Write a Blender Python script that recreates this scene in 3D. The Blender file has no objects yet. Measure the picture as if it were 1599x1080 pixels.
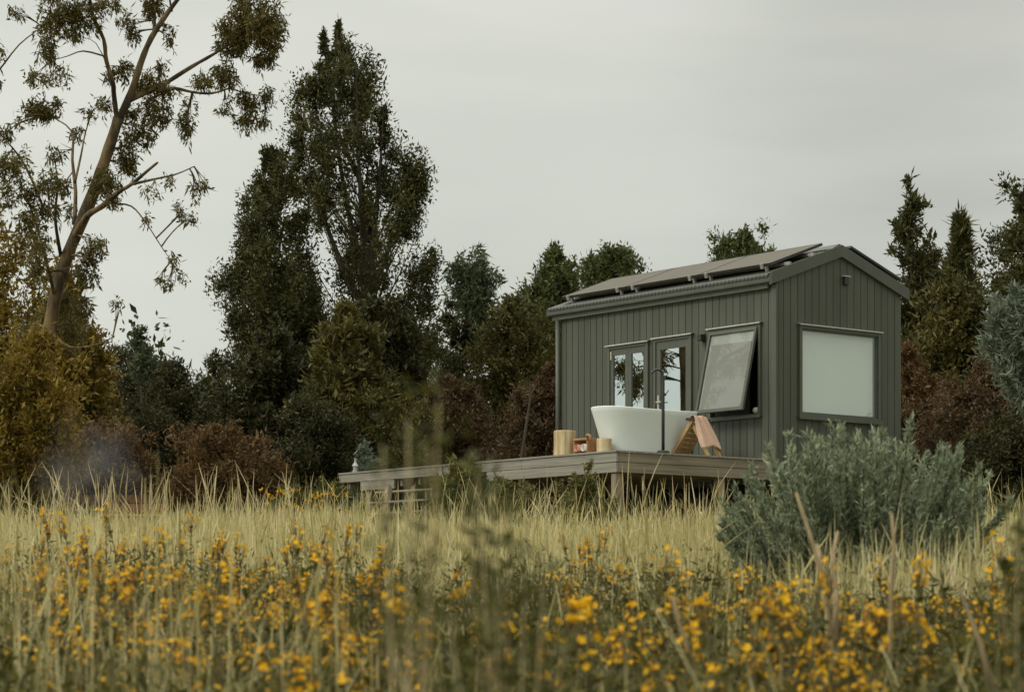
import bpy, math, random
import numpy as np
from mathutils import Vector, Matrix

SC = bpy.context.scene
COL = SC.collection
R = math.radians
random.seed(7)

# ------------------------------------------------------------------ camera
FPX, YH = 3743.0, 965.0          # focal length in photo pixels, horizon row
CAMZ = 0.9
cam = bpy.data.cameras.new('camera')
cam.sensor_fit = 'HORIZONTAL'
cam.sensor_width = 36.0
cam.lens = 36.0 * FPX / 1599.0
cam.shift_y = (YH - 540.0) / 1599.0
cam.clip_start = 0.05
cam.clip_end = 2000.0
cam.dof.use_dof = True
cam.dof.focus_distance = 33.0
cam.dof.aperture_fstop = 7.5
camo = bpy.data.objects.new('camera', cam)
COL.objects.link(camo)
camo.location = (0, 0, CAMZ)
camo.rotation_euler = (R(90), 0, 0)
SC.camera = camo

# ------------------------------------------------------------------ sky, sun, exposure
SUN_DIR = Vector((-0.72, -0.38, 0.60)).normalized()
world = bpy.data.worlds.new('World')
SC.world = world
world.use_nodes = True
wt = world.node_tree
wt.nodes.clear()
def wn(t): return wt.nodes.new(t)
out = wn('ShaderNodeOutputWorld'); bg = wn('ShaderNodeBackground')
sky = wn('ShaderNodeTexSky'); sky.sky_type = 'NISHITA'; sky.sun_disc = False
sky.sun_elevation = math.asin(SUN_DIR.z)
sky.sun_rotation = math.atan2(SUN_DIR.x, SUN_DIR.y)
tc = wn('ShaderNodeTexCoord'); mp = wn('ShaderNodeMapping'); mp.inputs['Scale'].default_value = (1.6, 1.6, 7.0)
mp.inputs['Location'].default_value = (0.35, 0.0, 0.3)
nz = wn('ShaderNodeTexNoise'); nz.inputs['Scale'].default_value = 2.2; nz.inputs['Detail'].default_value = 4.0
nz.inputs['Roughness'].default_value = 0.45
rp = wn('ShaderNodeValToRGB')
rp.color_ramp.elements[0].position = 0.30; rp.color_ramp.elements[0].color = (5.3, 5.46, 4.86, 1)
rp.color_ramp.elements[1].position = 0.62; rp.color_ramp.elements[1].color = (6.35, 6.40, 5.72, 1)
mx = wn('ShaderNodeMixRGB'); mx.inputs['Fac'].default_value = 0.94
wt.links.new(tc.outputs['Generated'], mp.inputs['Vector'])
wt.links.new(mp.outputs['Vector'], nz.inputs['Vector'])
wt.links.new(nz.outputs['Fac'], rp.inputs['Fac'])
wt.links.new(sky.outputs['Color'], mx.inputs['Color1'])
wt.links.new(rp.outputs['Color'], mx.inputs['Color2'])
sep = wn('ShaderNodeVectorMath'); sep.operation = 'DOT_PRODUCT'; sep.inputs[1].default_value = (-0.88, 0.42, 0.2)
grd = wn('ShaderNodeMapRange'); grd.inputs['From Min'].default_value = -1.0; grd.inputs['From Max'].default_value = 0.9
grd.inputs['To Min'].default_value = 0.62; grd.inputs['To Max'].default_value = 1.12
mul = wn('ShaderNodeMixRGB'); mul.blend_type = 'MULTIPLY'; mul.inputs['Fac'].default_value = 1.0
wt.links.new(tc.outputs['Generated'], sep.inputs[0]); wt.links.new(sep.outputs['Value'], grd.inputs['Value'])
wt.links.new(mx.outputs['Color'], mul.inputs['Color1']); wt.links.new(grd.outputs['Result'], mul.inputs['Color2'])
# an overcast sky is two to three times brighter overhead than at the horizon
sxyz = wn('ShaderNodeSeparateXYZ'); zr = wn('ShaderNodeMapRange'); zr.interpolation_type = 'SMOOTHSTEP'
zr.inputs['From Min'].default_value = 0.22; zr.inputs['From Max'].default_value = 0.95
zr.inputs['To Min'].default_value = 1.0; zr.inputs['To Max'].default_value = 3.0
mul2 = wn('ShaderNodeMixRGB'); mul2.blend_type = 'MULTIPLY'; mul2.inputs['Fac'].default_value = 1.0
wt.links.new(tc.outputs['Generated'], sxyz.inputs[0]); wt.links.new(sxyz.outputs['Z'], zr.inputs['Value'])
wt.links.new(mul.outputs['Color'], mul2.inputs['Color1']); wt.links.new(zr.outputs['Result'], mul2.inputs['Color2'])
# one darker bank of cloud high on the right
dst = wn('ShaderNodeVectorMath'); dst.operation = 'DISTANCE'; dst.inputs[1].default_value = (0.16, 0.95, 0.235)
wob = wn('ShaderNodeMath'); wob.operation = 'MULTIPLY_ADD'; wob.inputs[1].default_value = 0.16
bk = wn('ShaderNodeMapRange'); bk.interpolation_type = 'SMOOTHSTEP'; bk.inputs['From Min'].default_value = 0.09; bk.inputs['From Max'].default_value = 0.20
bk.inputs['To Min'].default_value = 0.84; bk.inputs['To Max'].default_value = 1.0
mul3 = wn('ShaderNodeMixRGB'); mul3.blend_type = 'MULTIPLY'; mul3.inputs['Fac'].default_value = 1.0
wt.links.new(tc.outputs['Generated'], dst.inputs[0]); wt.links.new(nz.outputs['Fac'], wob.inputs[0]); wt.links.new(dst.outputs['Value'], wob.inputs[2])
wt.links.new(wob.outputs[0], bk.inputs['Value']); wt.links.new(mul2.outputs['Color'], mul3.inputs['Color1']); wt.links.new(bk.outputs['Result'], mul3.inputs['Color2'])
wt.links.new(mul3.outputs['Color'], bg.inputs['Color'])
bg.inputs['Strength'].default_value = 0.115
wt.links.new(bg.outputs['Background'], out.inputs['Surface'])

sl = bpy.data.lights.new('sun', 'SUN')
sl.energy = 1.4; sl.angle = R(14); sl.color = (1.0, 0.95, 0.86)
so = bpy.data.objects.new('sun', sl); COL.objects.link(so)
so.rotation_euler = SUN_DIR.to_track_quat('Z', 'Y').to_euler()

SC.view_settings.view_transform = 'Standard'
SC.view_settings.look = 'None'
SC.view_settings.exposure = 0.0
SC.view_settings.gamma = 1.0
SC.cycles.use_denoising = True
SC.cycles.max_bounces = 8
SC.cycles.transparent_max_bounces = 16

# ------------------------------------------------------------------ helpers
def P(px, py, d):
    """photo pixel at depth d -> world point"""
    return Vector(((px - 799.5) / FPX * d, d, CAMZ + (YH - py) / FPX * d))

def P_px(x, d): return x/d*FPX + 799.5

def gz(x, y):
    """ground height"""
    y = float(y)
    s = 0.057 * min(y, 28.0)
    if y > 28: s += 0.40 * (1 - math.exp(-(y - 28) / 9.0))
    if y < 0: s = 0.057 * y * 0.3
    return s + 0.03 * math.sin(x * 0.9 + 0.4 * y) * math.sin(0.5 * y + 1.3)

def gz_np(x, y):
    s = 0.057 * np.minimum(y, 28.0) + np.where(y > 28, 0.40 * (1 - np.exp(-(np.maximum(y, 28) - 28) / 9.0)), 0)
    s = np.where(y < 0, 0.057 * y * 0.3, s)
    return s + 0.03 * np.sin(x * 0.9 + 0.4 * y) * np.sin(0.5 * y + 1.3)

def tag(o, label=None, cat=None, group=None, kind=None):
    if label: o['label'] = label
    if cat: o['category'] = cat
    if group: o['group'] = group
    if kind: o['kind'] = kind
    return o

def empty(name, loc, rz=0.0):
    o = bpy.data.objects.new(name, None); COL.objects.link(o)
    o.location = loc; o.rotation_euler = (0, 0, rz); o.empty_display_size = 0.2
    return o

def link(name, me, parent=None):
    o = bpy.data.objects.new(name, me); COL.objects.link(o)
    if parent: o.parent = parent
    return o

class MB:
    def __init__(self): self.v = []; self.f = []
    def add(self, vs, fs):
        n = len(self.v); self.v += [tuple(q) for q in vs]
        self.f += [tuple(i + n for i in q) for q in fs]; return self
    def box(self, x0, x1, y0, y1, z0, z1, M=None):
        vs = [(x0,y0,z0),(x1,y0,z0),(x1,y1,z0),(x0,y1,z0),(x0,y0,z1),(x1,y0,z1),(x1,y1,z1),(x0,y1,z1)]
        if M is not None: vs = [M @ Vector(q) for q in vs]
        return self.add(vs, [(3,2,1,0),(4,5,6,7),(0,1,5,4),(1,2,6,5),(2,3,7,6),(3,0,4,7)])
    def prism(self, poly, a0, a1, axis):
        """poly in the other two axes (order xyz), extruded a0..a1 along axis"""
        def mk(p, a):
            return {'x': (a, p[0], p[1]), 'y': (p[0], a, p[1]), 'z': (p[0], p[1], a)}[axis]
        n = len(poly); vs = [mk(p, a0) for p in poly] + [mk(p, a1) for p in poly]
        fs = [tuple(range(n))[::-1], tuple(range(n, 2*n))]
        fs += [(i, (i+1) % n, n + (i+1) % n, n + i) for i in range(n)]
        return self.add(vs, fs)
    def tube(self, pts, rads, n=8, cap=True):
        pts = [Vector(p) for p in pts]
        if not hasattr(rads, '__len__'): rads = [rads] * len(pts)
        rings = []; up = None
        for i, p in enumerate(pts):
            t = (pts[min(i+1, len(pts)-1)] - pts[max(i-1, 0)])
            if t.length < 1e-9: t = Vector((0,0,1))
            t.normalize()
            if up is None:
                up = Vector((1,0,0)) if abs(t.x) < 0.9 else Vector((0,1,0))
            a = (up - t * up.dot(t)); a.normalize(); b = t.cross(a); up = a
            rings.append([p + (a*math.cos(2*math.pi*k/n) + b*math.sin(2*math.pi*k/n)) * rads[i] for k in range(n)])
        vs = [q for r in rings for q in r]; fs = []
        for i in range(len(pts)-1):
            for k in range(n):
                fs.append((i*n+k, i*n+(k+1)%n, (i+1)*n+(k+1)%n, (i+1)*n+k))
        if cap:
            fs.append(tuple(range(n))[::-1]); m = (len(pts)-1)*n; fs.append(tuple(range(m, m+n)))
        return self.add(vs, fs)
    def lathe(self, prof, n=24, c=(0,0,0), sx=1.0, sy=1.0):
        vs = []; fs = []
        for r, z in prof:
            for k in range(n):
                a = 2*math.pi*k/n
                vs.append((c[0]+r*sx*math.cos(a), c[1]+r*sy*math.sin(a), c[2]+z))
        for i in range(len(prof)-1):
            for k in range(n):
                fs.append((i*n+k, i*n+(k+1)%n, (i+1)*n+(k+1)%n, (i+1)*n+k))
        fs.append(tuple(range(n))[::-1]); m = (len(prof)-1)*n; fs.append(tuple(range(m, m+n)))
        return self.add(vs, fs)
    def build(self, name, m, parent=None, smooth=False, bevel=0.0):
        me = bpy.data.meshes.new(name); me.from_pydata(self.v, [], self.f); me.validate()
        if smooth:
            me.polygons.foreach_set('use_smooth', [True]*len(me.polygons))
        me.materials.append(m); o = link(name, me, parent)
        if bevel:
            b = o.modifiers.new('bevel', 'BEVEL'); b.width = bevel; b.segments = 2; b.limit_method = 'ANGLE'
        return o

def quads(name, V, k, m, parent=None, mats=None, mi=None):
    """V: (n*k,3) array, every k vertices one face"""
    V = np.asarray(V, dtype=np.float32).reshape(-1, 3); n = len(V) // k
    me = bpy.data.meshes.new(name or 'blooms')
    me.vertices.add(len(V)); me.vertices.foreach_set('co', V.ravel())
    me.loops.add(len(V)); me.loops.foreach_set('vertex_index', np.arange(len(V), dtype=np.int32))
    me.polygons.add(n); me.polygons.foreach_set('loop_start', np.arange(0, n*k, k, dtype=np.int32))
    try: me.polygons.foreach_set('loop_total', np.full(n, k, dtype=np.int32))
    except Exception: pass
    me.update(calc_edges=True)
    for q in (mats or [m]): me.materials.append(q)
    if mi is not None: me.polygons.foreach_set('material_index', mi.astype(np.int32))
    return link(name, me, parent) if name else me

# ------------------------------------------------------------------ materials
MATS = {}
def newmat(name):
    m = bpy.data.materials.new(name); m.use_nodes = True
    nt = m.node_tree; nt.nodes.clear()
    return m, nt
def N(nt, t, **kw):
    n = nt.nodes.new(t)
    for k, v in kw.items():
        if k in n.inputs: n.inputs[k].default_value = v
        else: setattr(n, k, v)
    return n
def solid(name, c1, c2=None, scale=(4,4,4), rough=0.6, bump=0.0, detail=5.0, c3=None, metal=0.0, spec=0.5, bd=0.01):
    m, nt = newmat(name); L = nt.links
    o = N(nt, 'ShaderNodeOutputMaterial'); b = N(nt, 'ShaderNodeBsdfPrincipled')
    b.inputs['Roughness'].default_value = rough; b.inputs['Metallic'].default_value = metal
    b.inputs['Specular IOR Level'].default_value = spec
    L.new(b.outputs[0], o.inputs['Surface'])
    tc = N(nt, 'ShaderNodeTexCoord'); mp = N(nt, 'ShaderNodeMapping'); mp.inputs['Scale'].default_value = scale
    nz = N(nt, 'ShaderNodeTexNoise'); nz.inputs['Scale'].default_value = 1.0; nz.inputs['Detail'].default_value = detail
    nz.inputs['Roughness'].default_value = 0.62
    L.new(tc.outputs['Object'], mp.inputs['Vector']); L.new(mp.outputs['Vector'], nz.inputs['Vector'])
    r = N(nt, 'ShaderNodeValToRGB'); e = r.color_ramp.elements
    c2 = c2 or tuple(0.8*x for x in c1)
    e[0].position = 0.32; e[0].color = (*c1, 1); e[1].position = 0.68; e[1].color = (*c2, 1)
    if c3: q = e.new(0.5); q.color = (*c3, 1)
    L.new(nz.outputs['Fac'], r.inputs['Fac']); L.new(r.outputs['Color'], b.inputs['Base Color'])
    if bump:
        bp = N(nt, 'ShaderNodeBump'); bp.inputs['Strength'].default_value = bump; bp.inputs['Distance'].default_value = bd
        L.new(nz.outputs['Fac'], bp.inputs['Height']); L.new(bp.outputs['Normal'], b.inputs['Normal'])
    return m
def leafmat(name, cols, trans=0.25, rough=0.6, big=1.2):
    """hue differs from leaf to leaf and between clumps"""
    m, nt = newmat(name); L = nt.links
    o = N(nt, 'ShaderNodeOutputMaterial'); b = N(nt, 'ShaderNodeBsdfPrincipled')
    b.inputs['Roughness'].default_value = rough; b.inputs['Specular IOR Level'].default_value = 0.25
    t = N(nt, 'ShaderNodeBsdfTranslucent'); mxs = N(nt, 'ShaderNodeMixShader'); mxs.inputs[0].default_value = trans
    g = N(nt, 'ShaderNodeNewGeometry')
    tc = N(nt, 'ShaderNodeTexCoord'); nz = N(nt, 'ShaderNodeTexNoise'); nz.inputs['Scale'].default_value = big; nz.inputs['Detail'].default_value = 3.0
    L.new(tc.outputs['Object'], nz.inputs['Vector'])
    a = N(nt, 'ShaderNodeMath', operation='MULTIPLY_ADD'); a.inputs[1].default_value = 0.55; a.inputs[2].default_value = -0.27
    s = N(nt, 'ShaderNodeMath', operation='ADD')
    L.new(g.outputs['Random Per Island'], a.inputs[0]); L.new(a.outputs[0], s.inputs[0]); L.new(nz.outputs['Fac'], s.inputs[1])
    r = N(nt, 'ShaderNodeValToRGB'); e = r.color_ramp.elements
    n = len(cols)
    e[0].position = 0.22; e[0].color = (*cols[0], 1); e[1].position = 0.78; e[1].color = (*cols[-1], 1)
    for i, c in enumerate(cols[1:-1]):
        q = e.new(0.22 + 0.56*(i+1)/(n-1)); q.color = (*c, 1)
    L.new(s.outputs[0], r.inputs['Fac'])
    L.new(r.outputs['Color'], b.inputs['Base Color']); L.new(r.outputs['Color'], t.inputs['Color'])
    L.new(b.outputs[0], mxs.inputs[1]); L.new(t.outputs[0], mxs.inputs[2]); L.new(mxs.outputs[0], o.inputs['Surface'])
    return m
def glassmat(name, refl, tint):
    m, nt = newmat(name); L = nt.links
    o = N(nt, 'ShaderNodeOutputMaterial'); tr = N(nt, 'ShaderNodeBsdfTransparent'); tr.inputs[0].default_value = (*tint, 1)
    gl = N(nt, 'ShaderNodeBsdfGlossy'); gl.inputs['Roughness'].default_value = 0.0; gl.inputs['Color'].default_value = (0.86, 0.95, 0.96, 1)
    mxs = N(nt, 'ShaderNodeMixShader'); mxs.inputs[0].default_value = refl
    tc = N(nt, 'ShaderNodeTexCoord'); nz = N(nt, 'ShaderNodeTexNoise'); nz.inputs['Scale'].default_value = 1.1; nz.inputs['Detail'].default_value = 1.0
    bp = N(nt, 'ShaderNodeBump'); bp.inputs['Strength'].default_value = 0.05; bp.inputs['Distance'].default_value = 0.02
    L.new(tc.outputs['Object'], nz.inputs['Vector']); L.new(nz.outputs['Fac'], bp.inputs['Height']); L.new(bp.outputs['Normal'], gl.inputs['Normal'])
    L.new(tr.outputs[0], mxs.inputs[1]); L.new(gl.outputs[0], mxs.inputs[2]); L.new(mxs.outputs[0], o.inputs['Surface'])
    return m

M = MATS
def cladmat():
    m = solid('painted_boards', (0.075,0.082,0.058), (0.058,0.063,0.045), (7,7,0.7), 0.55, 0.15)
    nt = m.node_tree; L = nt.links
    b = [n for n in nt.nodes if n.type == 'BSDF_PRINCIPLED'][0]; r = [n for n in nt.nodes if n.type == 'VALTORGB'][0]
    g = N(nt, 'ShaderNodeNewGeometry'); mrn = N(nt, 'ShaderNodeMapRange'); mrn.inputs['To Min'].default_value = 0.86; mrn.inputs['To Max'].default_value = 1.12
    mm = N(nt, 'ShaderNodeMixRGB', blend_type='MULTIPLY'); mm.inputs['Fac'].default_value = 1.0
    L.new(g.outputs['Random Per Island'], mrn.inputs['Value']); L.new(r.outputs['Color'], mm.inputs['Color1']); L.new(mrn.outputs['Result'], mm.inputs['Color2'])
    L.new(mm.outputs['Color'], b.inputs['Base Color'])
    return m
M['clad'] = cladmat()
M['trim'] = solid('painted_trim', (0.082,0.089,0.068), (0.068,0.074,0.057), (5,5,2), 0.5, 0.06)
M['frame'] = solid('aluminium_frame', (0.085,0.095,0.070), (0.072,0.080,0.060), (5,5,5), 0.35, 0.0)
M['flash'] = solid('pale_flashing', (0.50,0.50,0.44), (0.40,0.40,0.35), (6,6,6), 0.4)
M['roof'] = solid('roof_steel', (0.062,0.066,0.054), (0.05,0.053,0.044), (3,3,3), 0.45)
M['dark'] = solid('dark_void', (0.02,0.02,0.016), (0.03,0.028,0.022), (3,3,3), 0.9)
M['inside'] = solid('interior_lining', (0.16,0.13,0.085), (0.12,0.10,0.07), (3,3,3), 0.8)
M['panel'] = solid('solar_cells', (0.105,0.088,0.062), (0.09,0.077,0.055), (2,2,2), 0.6, spec=0.22)
M['alu'] = solid('bare_aluminium', (0.42,0.41,0.37), (0.34,0.33,0.30), (8,8,8), 0.45, metal=0.3)
M['blackm'] = solid('black_metal', (0.018,0.018,0.016), (0.03,0.03,0.026), (8,8,8), 0.4)
M['bath'] = solid('white_stone_bath', (0.70,0.755,0.725), (0.66,0.715,0.69), (2,2,2), 0.35)
M['woody'] = solid('weathered_timber_y', (0.30,0.29,0.24), (0.16,0.15,0.12), (16,0.9,22), 0.8, 0.35, c3=(0.24,0.225,0.18))
M['woodx_shaded'] = solid('weathered_timber_x_shaded', (0.25,0.215,0.155), (0.135,0.112,0.078), (0.9,16,22), 0.8, 0.35, c3=(0.2,0.17,0.12))  # same timber; browner, darker tone paints shade on the side away from the sun
M['woodz'] = solid('post_timber', (0.34,0.27,0.17), (0.19,0.15,0.095), (14,14,1.2), 0.8, 0.3)
M['stump'] = solid('stripped_log', (0.60,0.53,0.36), (0.26,0.17,0.075), (13,13,1.6), 0.8, 0.6, c3=(0.50,0.38,0.20))
M['cutend'] = solid('log_cut_end', (0.60,0.52,0.36), (0.45,0.36,0.22), (12,12,12), 0.8, 0.2)
M['orangewood'] = solid('oiled_timber', (0.42,0.22,0.09), (0.27,0.13,0.05), (14,3,14), 0.55, 0.2)
M['honeywood'] = solid('honey_timber', (0.46,0.31,0.13), (0.32,0.2,0.08), (14,14,2), 0.6, 0.2)
M['towel'] = solid('pink_towel', (0.56,0.38,0.28), (0.46,0.30,0.215), (40,40,40), 0.95, 0.5, bd=0.004)
M['towelw'] = solid('white_towel', (0.68,0.66,0.58), (0.6,0.57,0.5), (40,40,40), 0.95, 0.5, bd=0.004)
M['towelp'] = solid('salmon_towel', (0.62,0.33,0.24), (0.52,0.26,0.18), (40,40,40), 0.95, 0.5, bd=0.004)
M['blind'] = solid('white_blind', (0.80,0.835,0.78), (0.78,0.81,0.755), (1.2,1.2,1.2), 0.9)
M['blindg'] = solid('grey_blind', (0.30,0.295,0.27), (0.275,0.27,0.245), (1.2,1.2,1.2), 0.9)
M['sky_sheen'] = solid('sky_sheen_grey', (0.42,0.43,0.39), (0.39,0.40,0.36), (1.2,1.2,1.2), 0.9)
M['glass'] = glassmat('door_glass', 0.74, (0.5,0.52,0.5))
M['glassa'] = glassmat('awning_glass', 0.035, (0.92,0.93,0.92))
M['glassb'] = glassmat('window_glass', 0.14, (0.95,0.96,0.95))
M['rust'] = solid('rusty_steel', (0.12,0.06,0.032), (0.06,0.034,0.02), (6,6,6), 0.85, 0.4, c3=(0.14,0.07,0.036))
M['bark'] = solid('dark_bark', (0.07,0.052,0.032), (0.035,0.026,0.017), (6,6,1.5), 0.9, 0.6)
M['gumbark'] = solid('gum_bark', (0.16,0.11,0.045), (0.032,0.021,0.009), (4.5,4.5,1.3), 0.85, 0.9, detail=9, c3=(0.085,0.055,0.02), bd=0.03)  # bark patches; the warm brown carries the amber flare tint
_r = [n for n in M['gumbark'].node_tree.nodes if n.type == 'VALTORGB'][0].color_ramp.elements
_r[0].position = 0.41; _r[1].position = 0.50; _r[2].position = 0.57
M['soil'] = solid('soil', (0.10,0.085,0.045), (0.20,0.17,0.09), (2.5,2.5,2.5), 0.95, 0.6, c3=(0.13,0.115,0.05), bd=0.05)
M['lf_cyp'] = leafmat('cypress_leaf', [(0.034,0.036,0.011),(0.062,0.062,0.017),(0.105,0.098,0.028)])
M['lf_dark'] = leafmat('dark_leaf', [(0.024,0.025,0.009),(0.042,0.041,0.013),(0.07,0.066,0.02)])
M['lf_olive'] = leafmat('olive_leaf', [(0.05,0.046,0.012),(0.088,0.08,0.019),(0.14,0.122,0.03)])
M['lf_green'] = leafmat('green_leaf', [(0.05,0.062,0.018),(0.085,0.10,0.03),(0.13,0.145,0.045)])
M['lf_flare'] = leafmat('flare_tinted_leaf', [(0.105,0.073,0.011),(0.185,0.127,0.018),(0.27,0.187,0.027)])  # amber lens flare painted into the leaf colour
M['lf_gum'] = leafmat('gum_leaf', [(0.07,0.06,0.014),(0.115,0.095,0.022),(0.17,0.14,0.038)], trans=0.3)
M['lf_sapling'] = leafmat('sapling_leaf', [(0.05,0.065,0.03),(0.08,0.10,0.045),(0.12,0.14,0.07)], trans=0.3)
M['lf_rust'] = leafmat('rust_leaf', [(0.072,0.043,0.016),(0.118,0.068,0.024),(0.175,0.102,0.036)])
M['lf_rust2'] = leafmat('dull_red_leaf', [(0.045,0.034,0.014),(0.085,0.052,0.022),(0.14,0.082,0.038)])
M['lf_grey'] = leafmat('blue_grey_leaf', [(0.085,0.105,0.07),(0.14,0.165,0.115),(0.21,0.24,0.175)])
M['lf_shrub'] = leafmat('sage_leaf', [(0.12,0.155,0.085),(0.215,0.25,0.15),(0.36,0.395,0.26)], big=4)
M['lf_yg'] = leafmat('yellow_green_leaf', [(0.06,0.065,0.018),(0.11,0.11,0.03),(0.19,0.17,0.05)], big=3)
M['lf_near'] = leafmat('near_weed_leaf', [(0.035,0.042,0.008),(0.06,0.066,0.013),(0.10,0.098,0.02)], big=5)
M['grass'] = leafmat('dry_grass', [(0.27,0.23,0.075),(0.50,0.435,0.195),(0.70,0.63,0.36)], trans=0.4, big=0.5)
M['stalk'] = leafmat('straw_stalk', [(0.34,0.27,0.13),(0.50,0.41,0.23),(0.62,0.54,0.34)], trans=0.2, big=2)
M['weed'] = leafmat('field_weed', [(0.040,0.042,0.010),(0.080,0.076,0.017),(0.15,0.13,0.032)], trans=0.3, big=2)
M['stem'] = solid('flower_stem', (0.13,0.10,0.03), (0.085,0.07,0.02), (20,20,5), 0.8)
M['deadwood'] = solid('dead_stem', (0.34,0.27,0.14), (0.20,0.15,0.07), (30,30,9), 0.9, 0.8, c3=(0.28,0.21,0.11))
M['treadw'] = solid('worn_tread', (0.40,0.37,0.31), (0.28,0.26,0.21), (14,14,14), 0.8, 0.3)
M['petal'] = leafmat('yellow_petal', [(0.72,0.34,0.004),(0.84,0.46,0.006),(0.90,0.56,0.012)], trans=0.35, big=8)
M['spent'] = leafmat('spent_petal', [(0.20,0.075,0.012),(0.34,0.14,0.015),(0.50,0.23,0.015)], trans=0.25, big=8)

# ------------------------------------------------------------------ ground
xs = np.concatenate([np.linspace(-400,-30,14), np.linspace(-26,26,105), np.linspace(30,400,14)])
ys = np.concatenate([np.linspace(-60,-4,12), np.linspace(-2,62,129), np.linspace(70,900,26)])
X, Y = np.meshgrid(xs, ys); Z = gz_np(X, Y)
me = bpy.data.meshes.new('ground')
nx, ny = len(xs), len(ys)
me.from_pydata([tuple(q) for q in np.stack([X.ravel(), Y.ravel(), Z.ravel()], 1)], [],
               [(j*nx+i, j*nx+i+1, (j+1)*nx+i+1, (j+1)*nx+i) for j in range(ny-1) for i in range(nx-1)])
me.polygons.foreach_set('use_smooth', [True]*len(me.polygons))
me.materials.append(M['soil'])
tag(link('ground', me), kind='structure')

# ------------------------------------------------------------------ the tiny house
TH = math.atan(2980.0 / FPX)
CORNER = Vector((3.5938, 32.65, CAMZ + 2.165))
LEN, WID, DECKD = 4.60, 2.50, 2.876
EAVE, APEX = 2.42, 2.87

def to_world(x, y, z):
    return CORNER + Vector((x*math.cos(TH) - y*math.sin(TH), x*math.sin(TH) + y*math.cos(TH), z))

house = empty('tiny_house', CORNER, TH)
tag(house, 'dark green board clad tiny house with gabled roof standing beside its timber deck', 'house')

def board_wall(along, length, zfun, holes, name, lo=-0.32):
    """vertical boards with narrow joints and real openings; along 'y' is the long wall (faces -x), 'x' the gable (faces -y)"""
    b = MB(); pitch = 0.139; gap = 0.011
    edges = []; a = 0.0; k = 0
    while a < length - 0.02:
        e = min(a + pitch, length); edges.append((a + (gap if k else 0), e)); a = e; k += 1
    cuts = sorted({h[i] for h in holes for i in (0, 1)})
    def emit(a0, a1, d0, d1):
        pts = [a0] + [c for c in cuts if a0 + 1e-4 < c < a1 - 1e-4] + [a1]
        for p, q in zip(pts, pts[1:]):
            mid = (p + q)/2; hs = sorted([(h[2], h[3]) for h in holes if h[0] < mid < h[1]])
            zs = []; z = lo
            for h0, h1 in hs: zs.append((z, h0)); z = h1
            zs.append((z, None))
            for z0, z1 in zs:
                t0, t1 = (zfun(p), zfun(q)) if z1 is None else (z1, z1)
                if along == 'y': b.prism([(p, z0), (q, z0), (q, t1), (p, t0)], d0, d1, 'x')
                else: b.prism([(p, z0), (q, z0), (q, t1), (p, t0)], d0, d1, 'y')
    for a0, a1 in edges: emit(a0, a1, 0.0, 0.018)
    emit(0.0, length, 0.022, 0.06)
    return b.build(name, M['clad'], house)

W_AWN = (0.27, 1.31, 0.60, 1.88)
D_SM = (2.58, 3.47, 0.02, 1.835)
D_BIG = (1.66, 2.46, 0.02, 1.855)
W_GAB = (0.43, 2.05, 0.60, 1.865)
board_wall('y', LEN, lambda a: EAVE, [W_AWN, D_SM, D_BIG], 'wall')
board_wall('x', WID, lambda a: EAVE + (APEX-EAVE)*(1-abs(a-WID/2)/(WID/2)), [W_GAB], 'wall')
b = MB(); b.box(WID-0.06, WID, 0.065, LEN, -0.32, EAVE)
b.build('wall', M['clad'], house)
b = MB(); b.prism([(0.065,-0.32),(WID-0.065,-0.32),(WID-0.065,EAVE),(WID/2,APEX-0.02),(0.065,EAVE)], LEN-0.06, LEN-0.002, 'y')
b.build('wall', M['clad'], house)
MB().box(0.065, WID-0.065, 0.065, LEN-0.065, -0.30, -0.02).build('floor', M['inside'], house)
b = MB(); b.box(1.5, 1.53, 0.07, LEN-0.07, -0.015, EAVE-0.02)
b.build('partition', M['inside'], house)
# corner trim at the near corner and the far end
b = MB(); b.box(-0.022, -0.002, -0.024, 0.075, -0.32, EAVE-0.04); b.box(-0.002, 0.022, -0.022, -0.002, -0.32, EAVE-0.02)
b.build('corner_trim', M['trim'], house)
# roof: corrugated sheet on both slopes
def roofz(x): return 2.515 + (1.37 - abs(x - WID/2)) * 0.36
b = MB(); yy = np.arange(0.004, LEN+0.14, 0.019); cz = 0.009*np.cos(2*np.pi*yy/0.076)
for sgn in (-1, 1):
    xe, xr = WID/2 + sgn*1.40, WID/2
    vs = []; 
    for y_, c_ in zip(yy, cz):
        for x_ in (xe, xr): vs.append((x_, y_, roofz(x_) + c_))
    for y_, c_ in zip(yy, cz):
        for x_ in (xe, xr): vs.append((x_, y_, roofz(x_) + c_ - 0.03))
    n = len(yy); fs = []
    for i in range(n-1):
        q = [2*i, 2*i+1, 2*i+3, 2*i+2]
        fs.append(tuple(q)); fs.append(tuple(2*n + w for w in q[::-1]))
        fs.append((2*i, 2*i+2, 2*n+2*i+2, 2*n+2*i))
    b.add(vs, fs)
roof = b.build('roof', M['roof'], house)
b = MB(); b.prism([(WID/2-0.16, roofz(WID/2-0.16)+0.012),(WID/2, roofz(WID/2)+0.03),(WID/2+0.16, roofz(WID/2+0.16)+0.012),
                   (WID/2+0.16, roofz(WID/2+0.16)+0.022),(WID/2, roofz(WID/2)+0.045),(WID/2-0.16, roofz(WID/2-0.16)+0.022)], 0.0, LEN+0.12, 'y')
b.build('ridge_cap', M['roof'], roof)
for sgn in (-1, 1):
    c = WID/2
    poly = [(c+sgn*1.38, 2.372), (c, 2.87), (c, 3.035), (c+sgn*1.38, 2.538)]
    o = MB().prism(poly, -0.048, -0.024, 'y').build('bargeboard', M['trim'], roof)
    o2 = MB().prism([(c+sgn*1.38, 2.372-0.004), (c, 2.87-0.004), (c, 2.888), (c+sgn*1.38, 2.390)], -0.0235, -0.004, 'y').build('soffit_strip', M['frame'], roof)
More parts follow.
